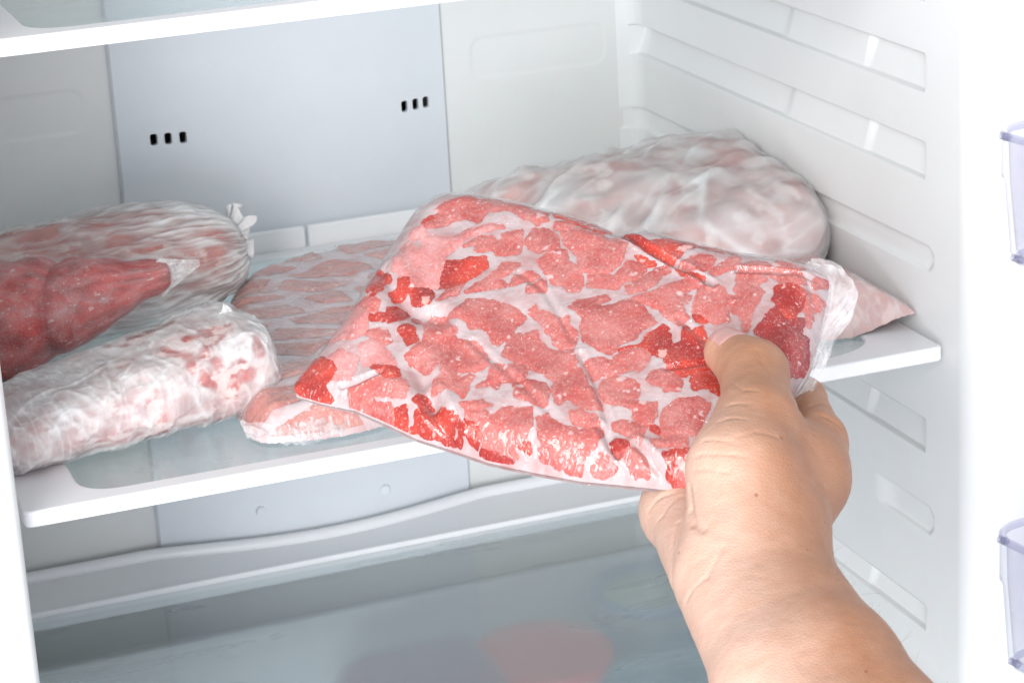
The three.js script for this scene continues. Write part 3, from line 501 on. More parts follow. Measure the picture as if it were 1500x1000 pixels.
  ['p', [[208.3, 107.7], [212.0, 108.3], [215.5, 108.7], [212.8, 99.7], [209.8, 98.1]]],
  ['p', [[208.4, 114.3], [210.7, 118.8], [213.2, 118.3], [210.1, 112.6]]],
  ['d', [[196.8, 90.3], [199.5, 94.6], [205.3, 88.7], [210.5, 93.3], [211.5, 89.9], [211.3, 84.6], [214.7, 85.1], [218.8, 72.4], [217.9, 68.5], [211.8, 61.3], [205.5, 72.4], [197.9, 77.2], [193.9, 78.4], [195.7, 86.0]]],
  ['d', [[212.7, 121.0], [214.4, 120.6], [215.2, 118.6], [213.5, 119.3]]],
  ['p', [[212.0, 96.3], [213.9, 97.7], [213.3, 91.9]]],
  ['r', [[3.1, 8.1], [2.6, 17.2], [9.5, 20.1], [19.2, 17.0], [22.6, 12.3], [21.8, 9.1], [18.2, 5.8], [21.4, 2.5], [24.6, 0.9], [22.5, -1.4], [18.2, -0.5], [11.7, -1.3], [8.2, 1.3]]],
  ['q', [[14.6, 19.6], [19.4, 22.9], [28.8, 20.2], [30.6, 14.6], [30.3, 10.0], [23.4, 9.3], [22.6, 13.7], [19.5, 17.4]]],
  ['q', [[6.9, 37.9], [7.0, 52.9], [19.4, 47.9], [24.9, 43.9], [27.3, 36.7], [29.7, 34.2], [23.8, 30.4], [16.2, 29.5], [5.9, 29.4]]],
  ['p', [[26.5, 33.7], [29.1, 35.5], [36.9, 36.3], [41.7, 31.1], [38.6, 29.1], [33.4, 31.9]]],
  ['q', [[28.8, 26.7], [32.7, 30.3], [39.2, 27.6], [44.1, 24.0], [48.8, 19.2], [42.2, 20.6], [34.2, 17.3]]],
  ['r', [[38.4, 16.9], [46.6, 18.2], [51.4, 16.2], [53.3, 13.2], [48.6, 11.8], [44.0, 14.9]]],
  ['p', [[31.8, 5.8], [40.8, 11.0], [56.4, 12.0], [59.3, 9.0], [59.3, 4.7], [50.3, 5.4], [41.6, 4.8], [33.3, 3.0]]],
  ['p', [[33.6, 2.1], [41.8, 4.3], [46.1, 1.5], [53.6, 1.3], [55.2, -0.8], [57.3, -6.0], [48.5, -3.3], [39.3, -2.0], [34.7, 0.1]]],
  ['r', [[55.8, -0.5], [61.1, 1.1], [63.4, -5.7], [58.0, -6.1]]],
  ['r', [[42.7, 38.4], [46.0, 41.6], [50.1, 37.9], [53.1, 33.9], [50.4, 30.9], [47.8, 34.1]]],
  ['r', [[46.0, 46.9], [49.5, 45.8], [49.0, 44.5]]],
  ['r', [[64.2, 3.7], [65.3, 6.2], [69.4, 7.1], [72.4, 4.4], [67.8, 2.6]]],
  ['r', [[39.3, -2.3], [48.0, -4.3], [56.5, -6.1], [49.8, -5.5]]]
  ];
  pieces.forEach(([kind, P], k) => meatPiece(bag, mm(P), kind, pl, 0.0006, kind === 'r' || kind === 'd' ? 0.0004 : 0.0005, k));
  part(bag, 'plastic_film', sheet(pl.xs, pl.ys, pl.sd, (x, y, s) => pl.h(x, y) + 0.0014 * sstep(-s, 0, 0.004) + 0.0005 * sstep(-s, 0, 0.005) * noise3(x * 120, y * 120, 0, 63), flat, 9), M.film);
  // crumpled empty film past the right end, two layers
  const inner = new THREE.CatmullRomCurve3(mm([[200, 127], [212, 124], [216, 110], [218.5, 92], [219.5, 75], [217, 56], [212, 40]]).map((p) => new THREE.Vector3(...p, 0.004)));
  const outer = new THREE.CatmullRomCurve3(mm([[203, 132], [216.3, 131.5], [227.5, 119.8], [229, 106.5], [225.4, 93.5], [225.8, 77.9], [224.5, 60], [214, 43]]).map((p) => new THREE.Vector3(...p, 0.003)), false, 'catmullrom', 0.1);
  M.clearFilm = std({ color: lin(0.9, 0.9, 0.92), roughness: 0.16, transparent: true, alphaMap: filmAlpha(140, 0.03, 0.5, 3, 2, 0), bumpMap: soft, bumpScale: 0.0006 });
  for (const layer of [0, 1]) {
    const pos = [], uv = [], idx = [], nu = 90, nv = 26;
    for (let i = 0; i <= nu; i++) for (let j = 0; j <= nv; j++) {
      const a = inner.getPointAt(i / nu), b = outer.getPointAt(i / nu), v = j / nv, p = a.lerp(b, v), f = Math.sin(Math.PI * v * 0.5);
      p.z += f * (0.0035 * (1 - 2 * Math.abs(noise3(i / nu * 7 + v * 1.5, v * 2 + layer * 9, layer, 64))) + 0.0016 * noise3(i / nu * 22, v * 5, layer * 3, 65)) - layer * 0.003;
      pos.push(p.x, p.y, p.z); uv.push(p.x * 12 + layer * 0.3, p.y * 12);
      if (i < nu && j < nv) { const k = i * (nv + 1) + j; idx.push(k, k + nv + 1, k + 1, k + 1, k + nv + 1, k + nv + 2); }
    }
    part(bag, 'film_edge', weld(pos, idx, uv), M.clearFilm);
  }
}

// ---------------------------------------------------------------- lumpy bags: a body along local x and a film round it
function lump({ a, nu = 150, nv = 180, p = 2.4, e = 0.9, prof, off = 0, disp = () => 0, floor = -1, us = 10, vr = 3, veil }) {
  const pos = [], uv = [], idx = [], col = [];
  const sp = (c) => Math.sign(c) * Math.pow(Math.abs(c), e);
  for (let i = 0; i <= nu; i++) {
    const u = -Math.cos(Math.PI * i / nu), s = Math.pow(Math.max(0, 1 - Math.pow(Math.abs(u), p)), 1 / p), q = prof(u);
    for (let j = 0; j <= nv; j++) {
      const f = 2 * Math.PI * (j % nv) / nv, y = sp(Math.cos(f)), z = sp(Math.sin(f));
      const P = new THREE.Vector3(a * u, q.y + q.b * s * y, q.z + q.c * s * z), n = new THREE.Vector3(u * Math.pow(Math.abs(u), p - 2) / a, y * s / q.b, z * s / q.c).normalize();
      P.addScaledVector(n, off + disp(u, f, P));
      if (veil) col.push(1, 1, 1, clamp(veil(u, f, P), 0, 1));
      if (P.y < floor) P.y = floor + (P.y - floor) * 0.04;
      pos.push(P.x, P.y, P.z); uv.push(a * u * us, j / nv * vr);
      if (i < nu && j < nv) { const k = i * (nv + 1) + j; idx.push(k, k + 1, k + nv + 1, k + 1, k + nv + 2, k + nv + 1); }
    }
  }
  const g = weld(pos, idx, uv); if (veil) g.setAttribute('color', new THREE.Float32BufferAttribute(col, 4));
  const N = g.attributes.normal;   // close the seam of the normals
  for (let i = 0; i <= nu; i++) { const k = i * (nv + 1), m = k + nv, v = new THREE.Vector3(N.getX(k) + N.getX(m), N.getY(k) + N.getY(m), N.getZ(k) + N.getZ(m)).normalize(); N.setXYZ(k, v.x, v.y, v.z); N.setXYZ(m, v.x, v.y, v.z); }
  return g;
}
const n3 = (P, f, s) => noise3(P.x * f + 20, P.y * f + 20, P.z * f + 20, s);
// long soft creases: thin ridge lines of a bent noise; P scaled by (fx, fy, fz)
const crease3 = (P, fx, fy, fz, s, w = 2.6) => { const x = P.x * fx + 9, y = P.y * fy + 9, z = P.z * fz + 9, b = 0.55 * noise3(x * 0.6, y * 0.6, z * 0.6, s + 1), v = noise3(x + b, y - b, z + b, s); return Math.pow(clamp(1 - Math.abs(v) * w, 0, 1), 2) * (0.35 + 0.65 * sstep(noise3(x * 0.8, y * 0.8, z * 0.8, s + 2), -0.3, 0.3)); };
const fold = (v) => Math.pow(clamp(1 - Math.abs(v) * 2.2, 0, 1), 1.5);

// knotted bag at the back left
{
  const b = thing('frozen_meat_bag', 'knotted round bag of meat with pleated white film at the back left', 'meat bag', [-0.417, 0.0265, -0.275]);
  b.rotation.set(0, 0.1, 0.02);
  const prof = (u) => ({ y: -0.002 * u, z: 0, b: 0.032 + 0.003 * u, c: 0.05 });
  const lumps = (u, f, P) => 0.004 * n3(P, 28, 101) + 0.0015 * n3(P, 75, 102);
  part(b, 'meat', lump({ a: 0.1, prof, disp: lumps, p: 2.5 }), std({ map: chunkTex(201, [0.66, 0.22, 0.18], [0.48, 0.12, 0.1], [0.78, 0.55, 0.5], 0.25, 7), roughness: 0.6 }));
  const pleat = (u, f, P) => lumps(u, f, P) + sstep(u, -0.3, 0.75) * (0.0022 * fold(noise3(f * 7, u * 2.2, 0, 103)) + 0.0014 * fold(noise3(f * 13, u * 3, 4, 104))) + 0.0012 * fold(noise3(P.x * 30 + P.y * 60, P.z * 60, 0, 105));
  part(b, 'plastic_film', lump({ a: 0.1, prof, disp: pleat, off: 0.0016, p: 2.5, nu: 180, nv: 260, us: 6, vr: 2, veil: (u, f, P) => 0.12 + sstep(u, -0.6, 0.7) * (0.5 * fold(noise3(f * 7, u * 2.2, 0, 103)) + 0.35 * fold(noise3(f * 13, u * 3, 4, 104))) + 0.3 * fold(noise3(P.x * 30 + P.y * 60, P.z * 60, 0, 105)) + 0.35 * sstep(-P.y, -0.015, 0.015) + 0.12 * noise3(P.x * 30, P.y * 60, P.z * 60, 109) }), milky(106, 0.6, 1, 2, 9, 0, { vertexColors: true }));
  const pos = [], uv = [], idx = [], nu = 70, nv = 14;
  for (let i = 0; i <= nu; i++) for (let j = 0; j <= nv; j++) { const f = 2 * Math.PI * i / nu, v = j / nv, r = (0.005 + 0.011 * v * v) * (1 + v * 0.8 * noise3(Math.cos(f) * 4, Math.sin(f) * 4, 0, 107)); pos.push(0.003 + 0.013 * v + 0.008 * v * noise3(Math.cos(f) * 4, Math.sin(f) * 4, 2, 108), r * Math.cos(f) + 0.004 * v, r * Math.sin(f)); uv.push(i / nu * 2, v); if (i < nu && j < nv) { const k = i * (nv + 1) + j; idx.push(k, k + 1, k + nv + 1, k + 1, k + nv + 2, k + nv + 1); } }
  part(b, 'twisted_end', weld(pos, idx, uv), std({ color: lin(0.85, 0.84, 0.84), roughness: 0.35, transparent: true, opacity: 0.86, bumpMap: soft, bumpScale: 0.0006 })).position.set(0.088, 0.004, 0.004);
}
// dark red meat in a tapering bag, left
{
  const b = thing('frozen_meat_bag', 'tapering bag of dark red meat lying in front of the knotted bag', 'meat bag', [-0.44, 0.036, -0.195]);
  b.rotation.set(0, 0.06, 0.06);
  const prof = (u) => ({ y: 0.004 * u, z: 0, b: lerp(0.031, 0.0125, sstep(u, -0.5, 0.9)), c: lerp(0.034, 0.017, sstep(u, -0.5, 0.9)) });
  const lumps = (u, f, P) => 0.0035 * n3(P, 32, 111) + 0.0012 * n3(P, 90, 112) - 0.004 * fold((u - 0.02 + 0.25 * Math.sin(f)) * 4);
  part(b, 'meat', lump({ a: 0.064, prof, disp: lumps, p: 4 }), std({ map: meatTex(211, [0.6, 0.05, 0.042], [0.34, 0.02, 0.018], [0.62, 0.25, 0.23], ICE, 0.02), roughness: 0.5, bumpMap: meatBump, bumpScale: 0.0006 }));
  part(b, 'plastic_film', lump({ a: 0.065, prof, disp: (u, f, P) => lumps(u, f, P) + 0.0014 * fold(noise3(P.x * 50 + P.y * 30, P.y * 40, P.z * 40, 113)), off: 0.0013, p: 4, nv: 220, us: 8, vr: 2 }), milky(116, 0.0, 0.3, 2, 3, 0.2, { roughness: 0.22 }));
  const s = new THREE.PlaneGeometry(0.024, 0.022, 26, 22), A = s.attributes.position;
  for (let i = 0; i < A.count; i++) { const t = (A.getX(i) + 0.012) / 0.024, y = A.getY(i) * (1 - 0.85 * t); A.setXYZ(i, t * 0.024, y + 0.003 * t, 0.0022 * noise3(t * 5, y * 300, 0, 117) * (1.2 - t)); }
  s.computeVertexNormals();
  part(b, 'film_tip', s, milky(118, 0.3, 0.85, 6, 6, 0)).position.set(0.058, 0.004, 0.004);
}
// white wrinkled loaf in front
{
  const b = thing('frozen_meat_bag', 'white frosted loaf-shaped bag at the shelf front, lower left', 'meat bag', [-0.432, 0.0165, -0.09]);
  b.rotation.set(0, 0.25, 0);
  const prof = (u) => ({ y: 0.0055 * u, z: 0, b: 0.0195 + 0.0055 * u, c: 0.035 + 0.003 * u });
  const lumps = (u, f, P) => 0.003 * n3(P, 34, 121) + 0.0012 * n3(P, 90, 122);
  part(b, 'meat', lump({ a: 0.08, prof, disp: lumps, p: 7, e: 0.68, floor: -0.018 }), std({ map: chunkTex(221, [0.6, 0.2, 0.18], [0.38, 0.08, 0.08], [0.78, 0.58, 0.55], 0.0, 8), roughness: 0.6 }));
  const folds = (P) => [crease3(P, 26, 34, 34, 123, 3.6), crease3(P, 85, 60, 60, 143, 4), crease3(P, 210, 70, 70, 183, 3.6)];
  const wr = (u, f, P) => { const [a, c, d] = folds(P); return lumps(u, f, P) + 0.0016 * a + 0.0007 * c + 0.0003 * d; };
  part(b, 'plastic_film', lump({ a: 0.081, prof, disp: wr, off: 0.0013, p: 7, e: 0.68, floor: -0.019, nu: 260, nv: 240, us: 6, vr: 2, veil: (u, f, P) => { const [a, c, d] = folds(P); return 0.52 + 0.24 * a + 0.26 * c + 0.3 * d - 0.16 * sstep(n3(P, 30, 118), 0, 0.4) - 0.5 * sstep(n3(P, 55, 129) + 0.4 * n3(P, 140, 119), 0.1, 0.4) * sstep(u, -0.5, 0.4) + 0.2 * sstep(P.y, 0.003, 0.018); } }), milky(126, 0.7, 1, 7, 3, 0, { vertexColors: true, color: lin(0.76, 0.74, 0.74) }));
  const s = new THREE.ConeGeometry(0.009, 0.012, 32, 8, true), A = s.attributes.position;
  for (let i = 0; i < A.count; i++) { const x = A.getX(i), y = A.getY(i), z = A.getZ(i), k = 1 + 0.5 * noise3(Math.atan2(z, x) * 1.2, y * 200, 0, 127); A.setXYZ(i, x * k * 1.3 + 0.002 * Math.sin(y * 500), y, z * k * 0.5); }
  s.computeVertexNormals();
  part(b, 'film_tip', s, milky(128, 0.45, 0.9, 6, 6, 0)).position.set(0.066, 0.028, 0.0);
}
// flat bag of pale pieces lying on the glass
function voronoi(outline, n, stretch, gap) {
  const sd = polySd(outline), xs = outline.map((p) => p[0]), ys = outline.map((p) => p[1]), S = []; let guard = 0;
  while (S.length < n && guard++ < 20000) {
    const c = [lerp(Math.min(...xs), Math.max(...xs), rnd()), lerp(Math.min(...ys), Math.max(...ys), rnd())];
    if (sd(...c) < 0.002 && S.every((q) => Math.hypot((q[0] - c[0]) / stretch, q[1] - c[1]) > 0.021 * (0.6 + 0.9 * rnd()))) S.push(c);
  }
  return S.map((c) => {
    let P = [[c[0] - 0.05, c[1] - 0.05], [c[0] + 0.05, c[1] - 0.05], [c[0] + 0.05, c[1] + 0.05], [c[0] - 0.05, c[1] + 0.05]];
    for (const q of S) {
      if (q === c) continue;
      const nx = (q[0] - c[0]) / stretch / stretch, ny = q[1] - c[1], l = Math.hypot(nx, ny), g = gap * (0.4 + 1.4 * rnd());
      const f = (p) => ((p[0] - (c[0] + q[0]) / 2) * nx + (p[1] - (c[1] + q[1]) / 2) * ny) / l + g, O = [];
      for (let i = 0; i < P.length; i++) { const A = P[i], B = P[(i + 1) % P.length], fa = f(A), fb = f(B); if (fa < 0) O.push(A); if ((fa < 0) !== (fb < 0)) { const t = fa / (fa - fb); O.push([lerp(A[0], B[0], t), lerp(A[1], B[1], t)]); } }
      P = O; if (!P.length) break;
    }
    return P;
  }).filter((P) => P.length > 2);
}
{
  const b = thing('frozen_meat_bag', 'flat bag of pale brownish meat pieces lying on the glass behind the held bag', 'meat bag', [0, -0.0035, 0]);
  b.rotation.x = -Math.PI / 2;
  const outline = smooth([[-0.374, 0.05], [-0.352, 0.03], [-0.31, 0.03], [-0.23, 0.07], [-0.17, 0.12], [-0.155, 0.22], [-0.165, 0.305], [-0.2, 0.318], [-0.26, 0.31], [-0.303, 0.296], [-0.335, 0.25], [-0.36, 0.15]], 90);
  const pl = pillow(outline, 0.0165, 0.016, 0.001, (x, y, d) => sstep(d, 0, 0.5) * (0.0018 * noise3(x * 30, y * 30, 0, 131) + 0.0008 * noise3(x * 90, y * 90, 0, 132)));
  const pale = (s, k) => std({ map: meatTex(s, [0.64 * k, 0.29 * k, 0.25 * k], [0.52 * k, 0.19 * k, 0.17 * k], [0.72, 0.5, 0.46], [0.85, 0.72, 0.7], 0.2), roughness: 0.6, bumpMap: meatBump, bumpScale: 0.0004 });
  pieceMat.s = [pale(133, 1), pale(134, 0.85)]; pieceMat.s.push(pieceMat.s[0].clone()); pieceMat.s[2].color = lin(1, 0.86, 0.84);
  part(b, 'frost_layer', sheet(pl.xs, pl.ys, pl.sd, pl.h, flat, 9), std({ map: frostTex, color: lin(1.36, 1.42, 1.42), roughness: 0.5 }));
  voronoi(outline, 42, 1.6, 0.005).forEach((P, k) => meatPiece(b, P, 's', pl, 0.001, 0.0011, k));
  part(b, 'plastic_film', sheet(pl.xs, pl.ys, pl.sd, (x, y, s) => pl.h(x, y) + 0.0018 * sstep(-s, 0, 0.004) + 0.0005 * noise3(x * 110, y * 110, 0, 135) * sstep(-s, 0, 0.004), flat, 9), M.film);
  // crinkled clear edge along the front
  const pos = [], uv = [], idx = [], nu = 120, nv = 20;
  for (let i = 0; i <= nu; i++) for (let j = 0; j <= nv; j++) {
    const t = i / nu, v = j / nv, x = lerp(-0.378, -0.285, t), y0 = 0.05 - 0.034 * Math.sin(Math.PI * Math.min(1, t * 1.25 + 0.12)) ;
    const y = y0 + 0.012 - v * (0.013 + 0.004 * noise3(t * 6, 0, 0, 136));
    pos.push(x, y, 0.0042 + 0.006 * (1 - v) + 0.0022 * noise3(t * 14, v * 3, 0, 137) + 0.0012 * noise3(t * 40, v * 6, 0, 138)); uv.push(x * 12, y * 12);
    if (i < nu && j < nv) { const k = i * (nv + 1) + j; idx.push(k, k + 1, k + nv + 1, k + 1, k + nv + 2, k + nv + 1); }
  }
  part(b, 'film_edge', weld(pos, idx, uv), M.clearFilm);
}
// pale ground meat pack with a pointed corner, back right
{
  const b = thing('frozen_meat_bag', 'pale pink flat pack with a pointed corner under the big white bag', 'meat bag', [0, -0.0035, 0]);
  b.rotation.x = -Math.PI / 2;
  const outline = [[-0.0005, 0.033], [-0.012, 0.0355], [-0.028, 0.037], [-0.045, 0.038], [-0.07, 0.043], [-0.09, 0.05], [-0.115, 0.07], [-0.13, 0.11], [-0.13, 0.16], [-0.1, 0.21], [-0.03, 0.215], [-0.005, 0.18], [-0.003, 0.13], [-0.002, 0.09], [-0.001, 0.06]];
  const pl = pillow(outline, 0.029, 0.03, 0.0008, (x, y, d) => -0.029 * rimProfile(d) * 0.4 * (1 - sstep(Math.hypot(x, y - 0.033), 0.005, 0.04)) + 0.009 * (1 - sstep(Math.hypot(x, y - 0.033), 0, 0.04)) + sstep(d, 0, 0.5) * (0.0012 * noise3(x * 40, y * 40, 0, 141) + 0.0006 * noise3(x * 120, y * 120, 0, 142)));
  part(b, 'ground_meat', sheet(pl.xs, pl.ys, pl.sd, pl.h, flat, 9), std({ map: chunkTex(241, [0.58, 0.32, 0.29], [0.5, 0.25, 0.23], [0.66, 0.46, 0.43], 0.25, 10), roughness: 0.6, bumpMap: meatBump, bumpScale: 0.0006 }));
  part(b, 'plastic_film', sheet(pl.xs, pl.ys, pl.sd, (x, y, s) => pl.h(x, y) + 0.0012 * sstep(-s, 0, 0.004), flat, 6), milky(146, 0.04, 0.42, 7, 9, 0));
}
// big white crumpled bag at the back right
{
  const b = thing('frozen_meat_bag', 'large crumpled white bag of meat in the back right corner', 'meat bag', [-0.089, 0.0265, -0.205]);
  b.rotation.set(0, 0, 0);
  const prof = (u) => ({ y: 0.002 + 0.004 * u, z: -0.03 * u * u * (u < 0 ? 1 : 0) , b: 0.033 - 0.001 * u * u, c: lerp(0.075, 0.104, sstep(u, -1, 0.4)) });
  const lumps = (u, f, P) => 0.0065 * n3(P, 20, 151) + 0.003 * n3(P, 55, 152);
  part(b, 'meat', lump({ a: 0.085, prof, disp: lumps, p: 5, e: 0.85, floor: -0.029 }), std({ map: chunkTex(251, [0.64, 0.29, 0.25], [0.46, 0.17, 0.15], [0.78, 0.62, 0.59], 0.14, 6), roughness: 0.6 }));
  const tilt = (P) => new THREE.Vector3(P.x * 0.83 - P.z * 0.55, P.y, P.x * 0.55 + P.z * 0.83);   // folds run from the left front up to the right back
  const drape = (q, k, wob, s) => { const ph = (q.z * 0.8 + q.y * 1.2) * k + wob * noise3(q.x * 11, q.y * 16, q.z * 16, s) + 0.6 * noise3(q.x * 40, q.y * 40, q.z * 40, s + 1); return Math.pow(0.5 + 0.5 * Math.sin(ph), 7) * sstep(noise3(q.x * 14, q.y * 22, q.z * 22, s + 2), -0.35, 0.3); };
  const folds = (P) => { const q = tilt(P); return [drape(q, 95, 5, 153), drape(q, 210, 7, 163), crease3(q, 14, 60, 60, 173, 2.8)]; };
  const veil = (u, f, P) => { const [a, c, d] = folds(P); return 0.56 + 0.4 * a + 0.34 * c + 0.2 * d - 0.24 * sstep(n3(P, 26, 158) + 0.35 * n3(P, 70, 159), 0.0, 0.4); };
  const wr = (u, f, P) => { const [a, c, d] = folds(P); return lumps(u, f, P) + 0.0042 * a + 0.0018 * c + 0.0008 * d; };
  part(b, 'plastic_film', lump({ a: 0.086, prof, disp: wr, off: 0.0016, p: 5, e: 0.85, floor: -0.030, nu: 220, nv: 320, us: 4, vr: 2, veil }), milky(156, 0.7, 1, 2, 3, 0, { vertexColors: true, roughness: 0.48, bumpScale: 0.0004 }));
}

// ---------------------------------------------------------------- the hand that holds the bag
{
  const bones = {
    arm: [[[-0.2702,0.0322,0.2939,0.0203],[-0.2794,0.0156,0.3581,0.0217]],[[-0.2794,0.0156,0.3581,0.0217],[-0.2899,-0.0101,0.4641,0.024]],[[-0.2476,0.0369,0.2892,0.0178],[-0.2533,0.0207,0.36,0.0187]],[[-0.2533,0.0207,0.36,0.0187],[-0.2455,-0.0047,0.4725,0.022]],[[-0.2559,0.0327,0.2877,0.0205],[-0.2617,0.0173,0.3582,0.0228]],[[-0.2617,0.0173,0.3582,0.0228],[-0.272,-0.0119,0.46,0.027]]],
    hand: [[[-0.2553,0.0443,0.2838,0.0205],[-0.249,0.0649,0.2676,0.0196]],[[-0.249,0.0649,0.2676,0.0196],[-0.2346,0.0762,0.2497,0.0158]],[[-0.2471,0.038,0.2833,0.0168],[-0.2147,0.0499,0.2516,0.0168]],[[-0.2147,0.0499,0.2516,0.0168],[-0.201,0.058,0.2368,0.0131]],[[-0.2419,0.0444,0.2718,0.0219],[-0.2246,0.0522,0.2528,0.019]]],
    thumb: [[[-0.2333,0.0761,0.2502,0.0163],[-0.2201,0.0868,0.2198,0.0134]],[[-0.2201,0.0868,0.2198,0.0134],[-0.2231,0.0906,0.2006,0.0101]]],
    palm: [[[-0.267,0.0255,0.2695,0.0153],[-0.2515,0.0282,0.2125,0.0162]],[[-0.2473,0.0305,0.2635,0.0166],[-0.2232,0.0318,0.2135,0.012]],[[-0.2515,0.0282,0.2125,0.0162],[-0.2063,0.0399,0.2189,0.012]]],
    finger: [[[-0.2002,0.0573,0.2351,0.0131],[-0.1867,0.0607,0.1962,0.0106]],[[-0.1867,0.0607,0.1962,0.0106],[-0.1967,0.0627,0.174,0.009]],[[-0.1967,0.0627,0.174,0.009],[-0.2125,0.0644,0.1655,0.0081]],[[-0.2069,0.042,0.2202,0.0122],[-0.2061,0.0516,0.179,0.0099]],[[-0.2061,0.0516,0.179,0.0099],[-0.2231,0.0571,0.1666,0.009]],[[-0.2231,0.0571,0.1666,0.009],[-0.239,0.06,0.1621,0.0081]],[[-0.2223,0.0316,0.2116,0.0111],[-0.2294,0.0432,0.1793,0.0092]],[[-0.2294,0.0432,0.1793,0.0092],[-0.2442,0.0505,0.1692,0.0083]],[[-0.2442,0.0505,0.1692,0.0083],[-0.2566,0.0544,0.1645,0.0077]],[[-0.2431,0.0274,0.2079,0.0105],[-0.2499,0.0361,0.1845,0.0083]],[[-0.2499,0.0361,0.1845,0.0083],[-0.2609,0.0452,0.1774,0.0074]],[[-0.2609,0.0452,0.1774,0.0074],[-0.2702,0.0503,0.1734,0.0068]]]};
  const lines = [[[-0.2491,0.0888,0.2552],[-0.2469,0.0898,0.257],[-0.2439,0.0903,0.2609]],[[-0.2576,0.0863,0.2643],[-0.2543,0.0876,0.2656],[-0.2485,0.0881,0.2704]],[[-0.2657,0.081,0.2673],[-0.2626,0.0828,0.2734],[-0.2569,0.0824,0.2806]],[[-0.2698,0.0752,0.2675],[-0.2647,0.0786,0.2777],[-0.2555,0.0784,0.2855]],[[-0.2715,0.0706,0.2701],[-0.2682,0.0732,0.2784],[-0.2634,0.0732,0.2851]],[[-0.2216,0.0998,0.2281],[-0.2232,0.0968,0.2351],[-0.2229,0.0944,0.2419]],[[-0.2395,0.0916,0.2379],[-0.2405,0.0929,0.2528],[-0.2361,0.0932,0.2561]],[[-0.2205,0.0838,0.2599],[-0.1967,0.0709,0.2264],[-0.1843,0.0654,0.2202]],[[-0.2186,0.0807,0.2597],[-0.2009,0.0717,0.2407],[-0.1931,0.0665,0.245]],[[-0.2734,0.0625,0.2691],[-0.2761,0.0571,0.2761],[-0.279,0.0549,0.2842],[-0.2785,0.0553,0.2931]],[[-0.27,0.0343,0.2192],[-0.2662,0.04,0.2218],[-0.2616,0.0429,0.2256]],[[-0.2719,0.0246,0.227],[-0.2699,0.0373,0.2333],[-0.2604,0.043,0.2298]],[[-0.2773,0.0351,0.2598],[-0.2699,0.0399,0.2485],[-0.2749,0.0561,0.27]],[[-0.2924,0.0331,0.3061],[-0.2859,0.0439,0.3115],[-0.2758,0.0523,0.3056]],[[-0.2555,0.0843,0.2785],[-0.2473,0.0851,0.2787],[-0.239,0.0817,0.2799]]];
  const smin = (a, b, k) => { const h = Math.max(k - Math.abs(a - b), 0) / k; return Math.min(a, b) - h * h * k * 0.25; };
  const cap = (x, y, z, q) => {
    const [a, b] = q, ex = b[0] - a[0], ey = b[1] - a[1], ez = b[2] - a[2], t = clamp(((x - a[0]) * ex + (y - a[1]) * ey + (z - a[2]) * ez) / (ex * ex + ey * ey + ez * ez), 0, 1);
    return Math.hypot(x - a[0] - ex * t, y - a[1] - ey * t, z - a[2] - ez * t) - lerp(a[3], b[3], t);
  };
  const K = { arm: 0.012, hand: 0.014, thumb: 0.006, palm: 0.010, finger: 0.004 };
  const coarse = (x, y, z) => {
    const g = {}; for (const k in bones) { let d = 9; for (const q of bones[k]) d = smin(d, cap(x, y, z, q), K[k]); g[k] = d; }
    return smin(smin(smin(g.arm, g.hand, 0.02), g.thumb, 0.008), smin(g.palm, g.finger, 0.006), 0.005);
  };
  const segs = lines.flatMap((L, i) => L.slice(0, -1).map((p, k) => [[...p, 0], [...L[k + 1], 0], i]));
  const depth = (i) => (i === 9 ? [0.0018, 0.0016] : i > 9 && i < 14 ? [0.0006, 0.0010] : i === 7 || i === 8 ? [0.0009, 0.001] : [0.0006, 0.0008]);
  const sdf = (x, y, z) => {
    let d = coarse(x, y, z);
    if (Math.abs(d) < 0.006) {
      for (const [a, b, i] of segs) { const [A, w] = depth(i), q = cap(x, y, z, [a, b]); if (q < 3 * w) d += A * Math.exp(-q * q / w / w); }
      d += 0.00022 * noise3(x * 60, y * 60, z * 60, 301) + 0.00016 * noise3(x * 260, y * 260, z * 260, 302);
    }
    return d;
  };
  // surface nets on a grid
  function nets(f, lo, hi, h) {
    const n = lo.map((v, i) => Math.ceil((hi[i] - v) / h) + 1), [nx, ny, nz] = n, V = new Float32Array(nx * ny * nz), id = new Int32Array(nx * ny * nz).fill(-1), B = 4;
    V.fill(1);
    for (let k = 0; k < nz; k += B) for (let j = 0; j < ny; j += B) for (let i = 0; i < nx; i += B) {
      const c = f.coarse(lo[0] + (i + B / 2) * h, lo[1] + (j + B / 2) * h, lo[2] + (k + B / 2) * h), far = Math.abs(c) > h * B * 1.8;
      for (let c3 = k; c3 < Math.min(k + B, nz); c3++) for (let b = j; b < Math.min(j + B, ny); b++) for (let a = i; a < Math.min(i + B, nx); a++) V[(c3 * ny + b) * nx + a] = far ? c : f.fine(lo[0] + a * h, lo[1] + b * h, lo[2] + c3 * h);
    }
    const pos = [], idx = [];
    for (let k = 0; k < nz - 1; k++) for (let j = 0; j < ny - 1; j++) for (let i = 0; i < nx - 1; i++) {
      let c = 0, X = 0, Y = 0, Z = 0; const at = (a, b, d) => V[((k + d) * ny + j + b) * nx + i + a];
      for (let e = 0; e < 12; e++) {
        const ax = e >> 2, p = e & 1, q = (e >> 1) & 1, s = [[0, p, q], [p, 0, q], [p, q, 0]][ax], t = [[1, p, q], [p, 1, q], [p, q, 1]][ax], v0 = at(...s), v1 = at(...t);
        if ((v0 < 0) === (v1 < 0)) continue;
        const r = v0 / (v0 - v1); X += lerp(s[0], t[0], r); Y += lerp(s[1], t[1], r); Z += lerp(s[2], t[2], r); c++;
      }
      if (!c) continue;
      id[(k * ny + j) * nx + i] = pos.length / 3; pos.push(lo[0] + (i + X / c) * h, lo[1] + (j + Y / c) * h, lo[2] + (k + Z / c) * h);
    }
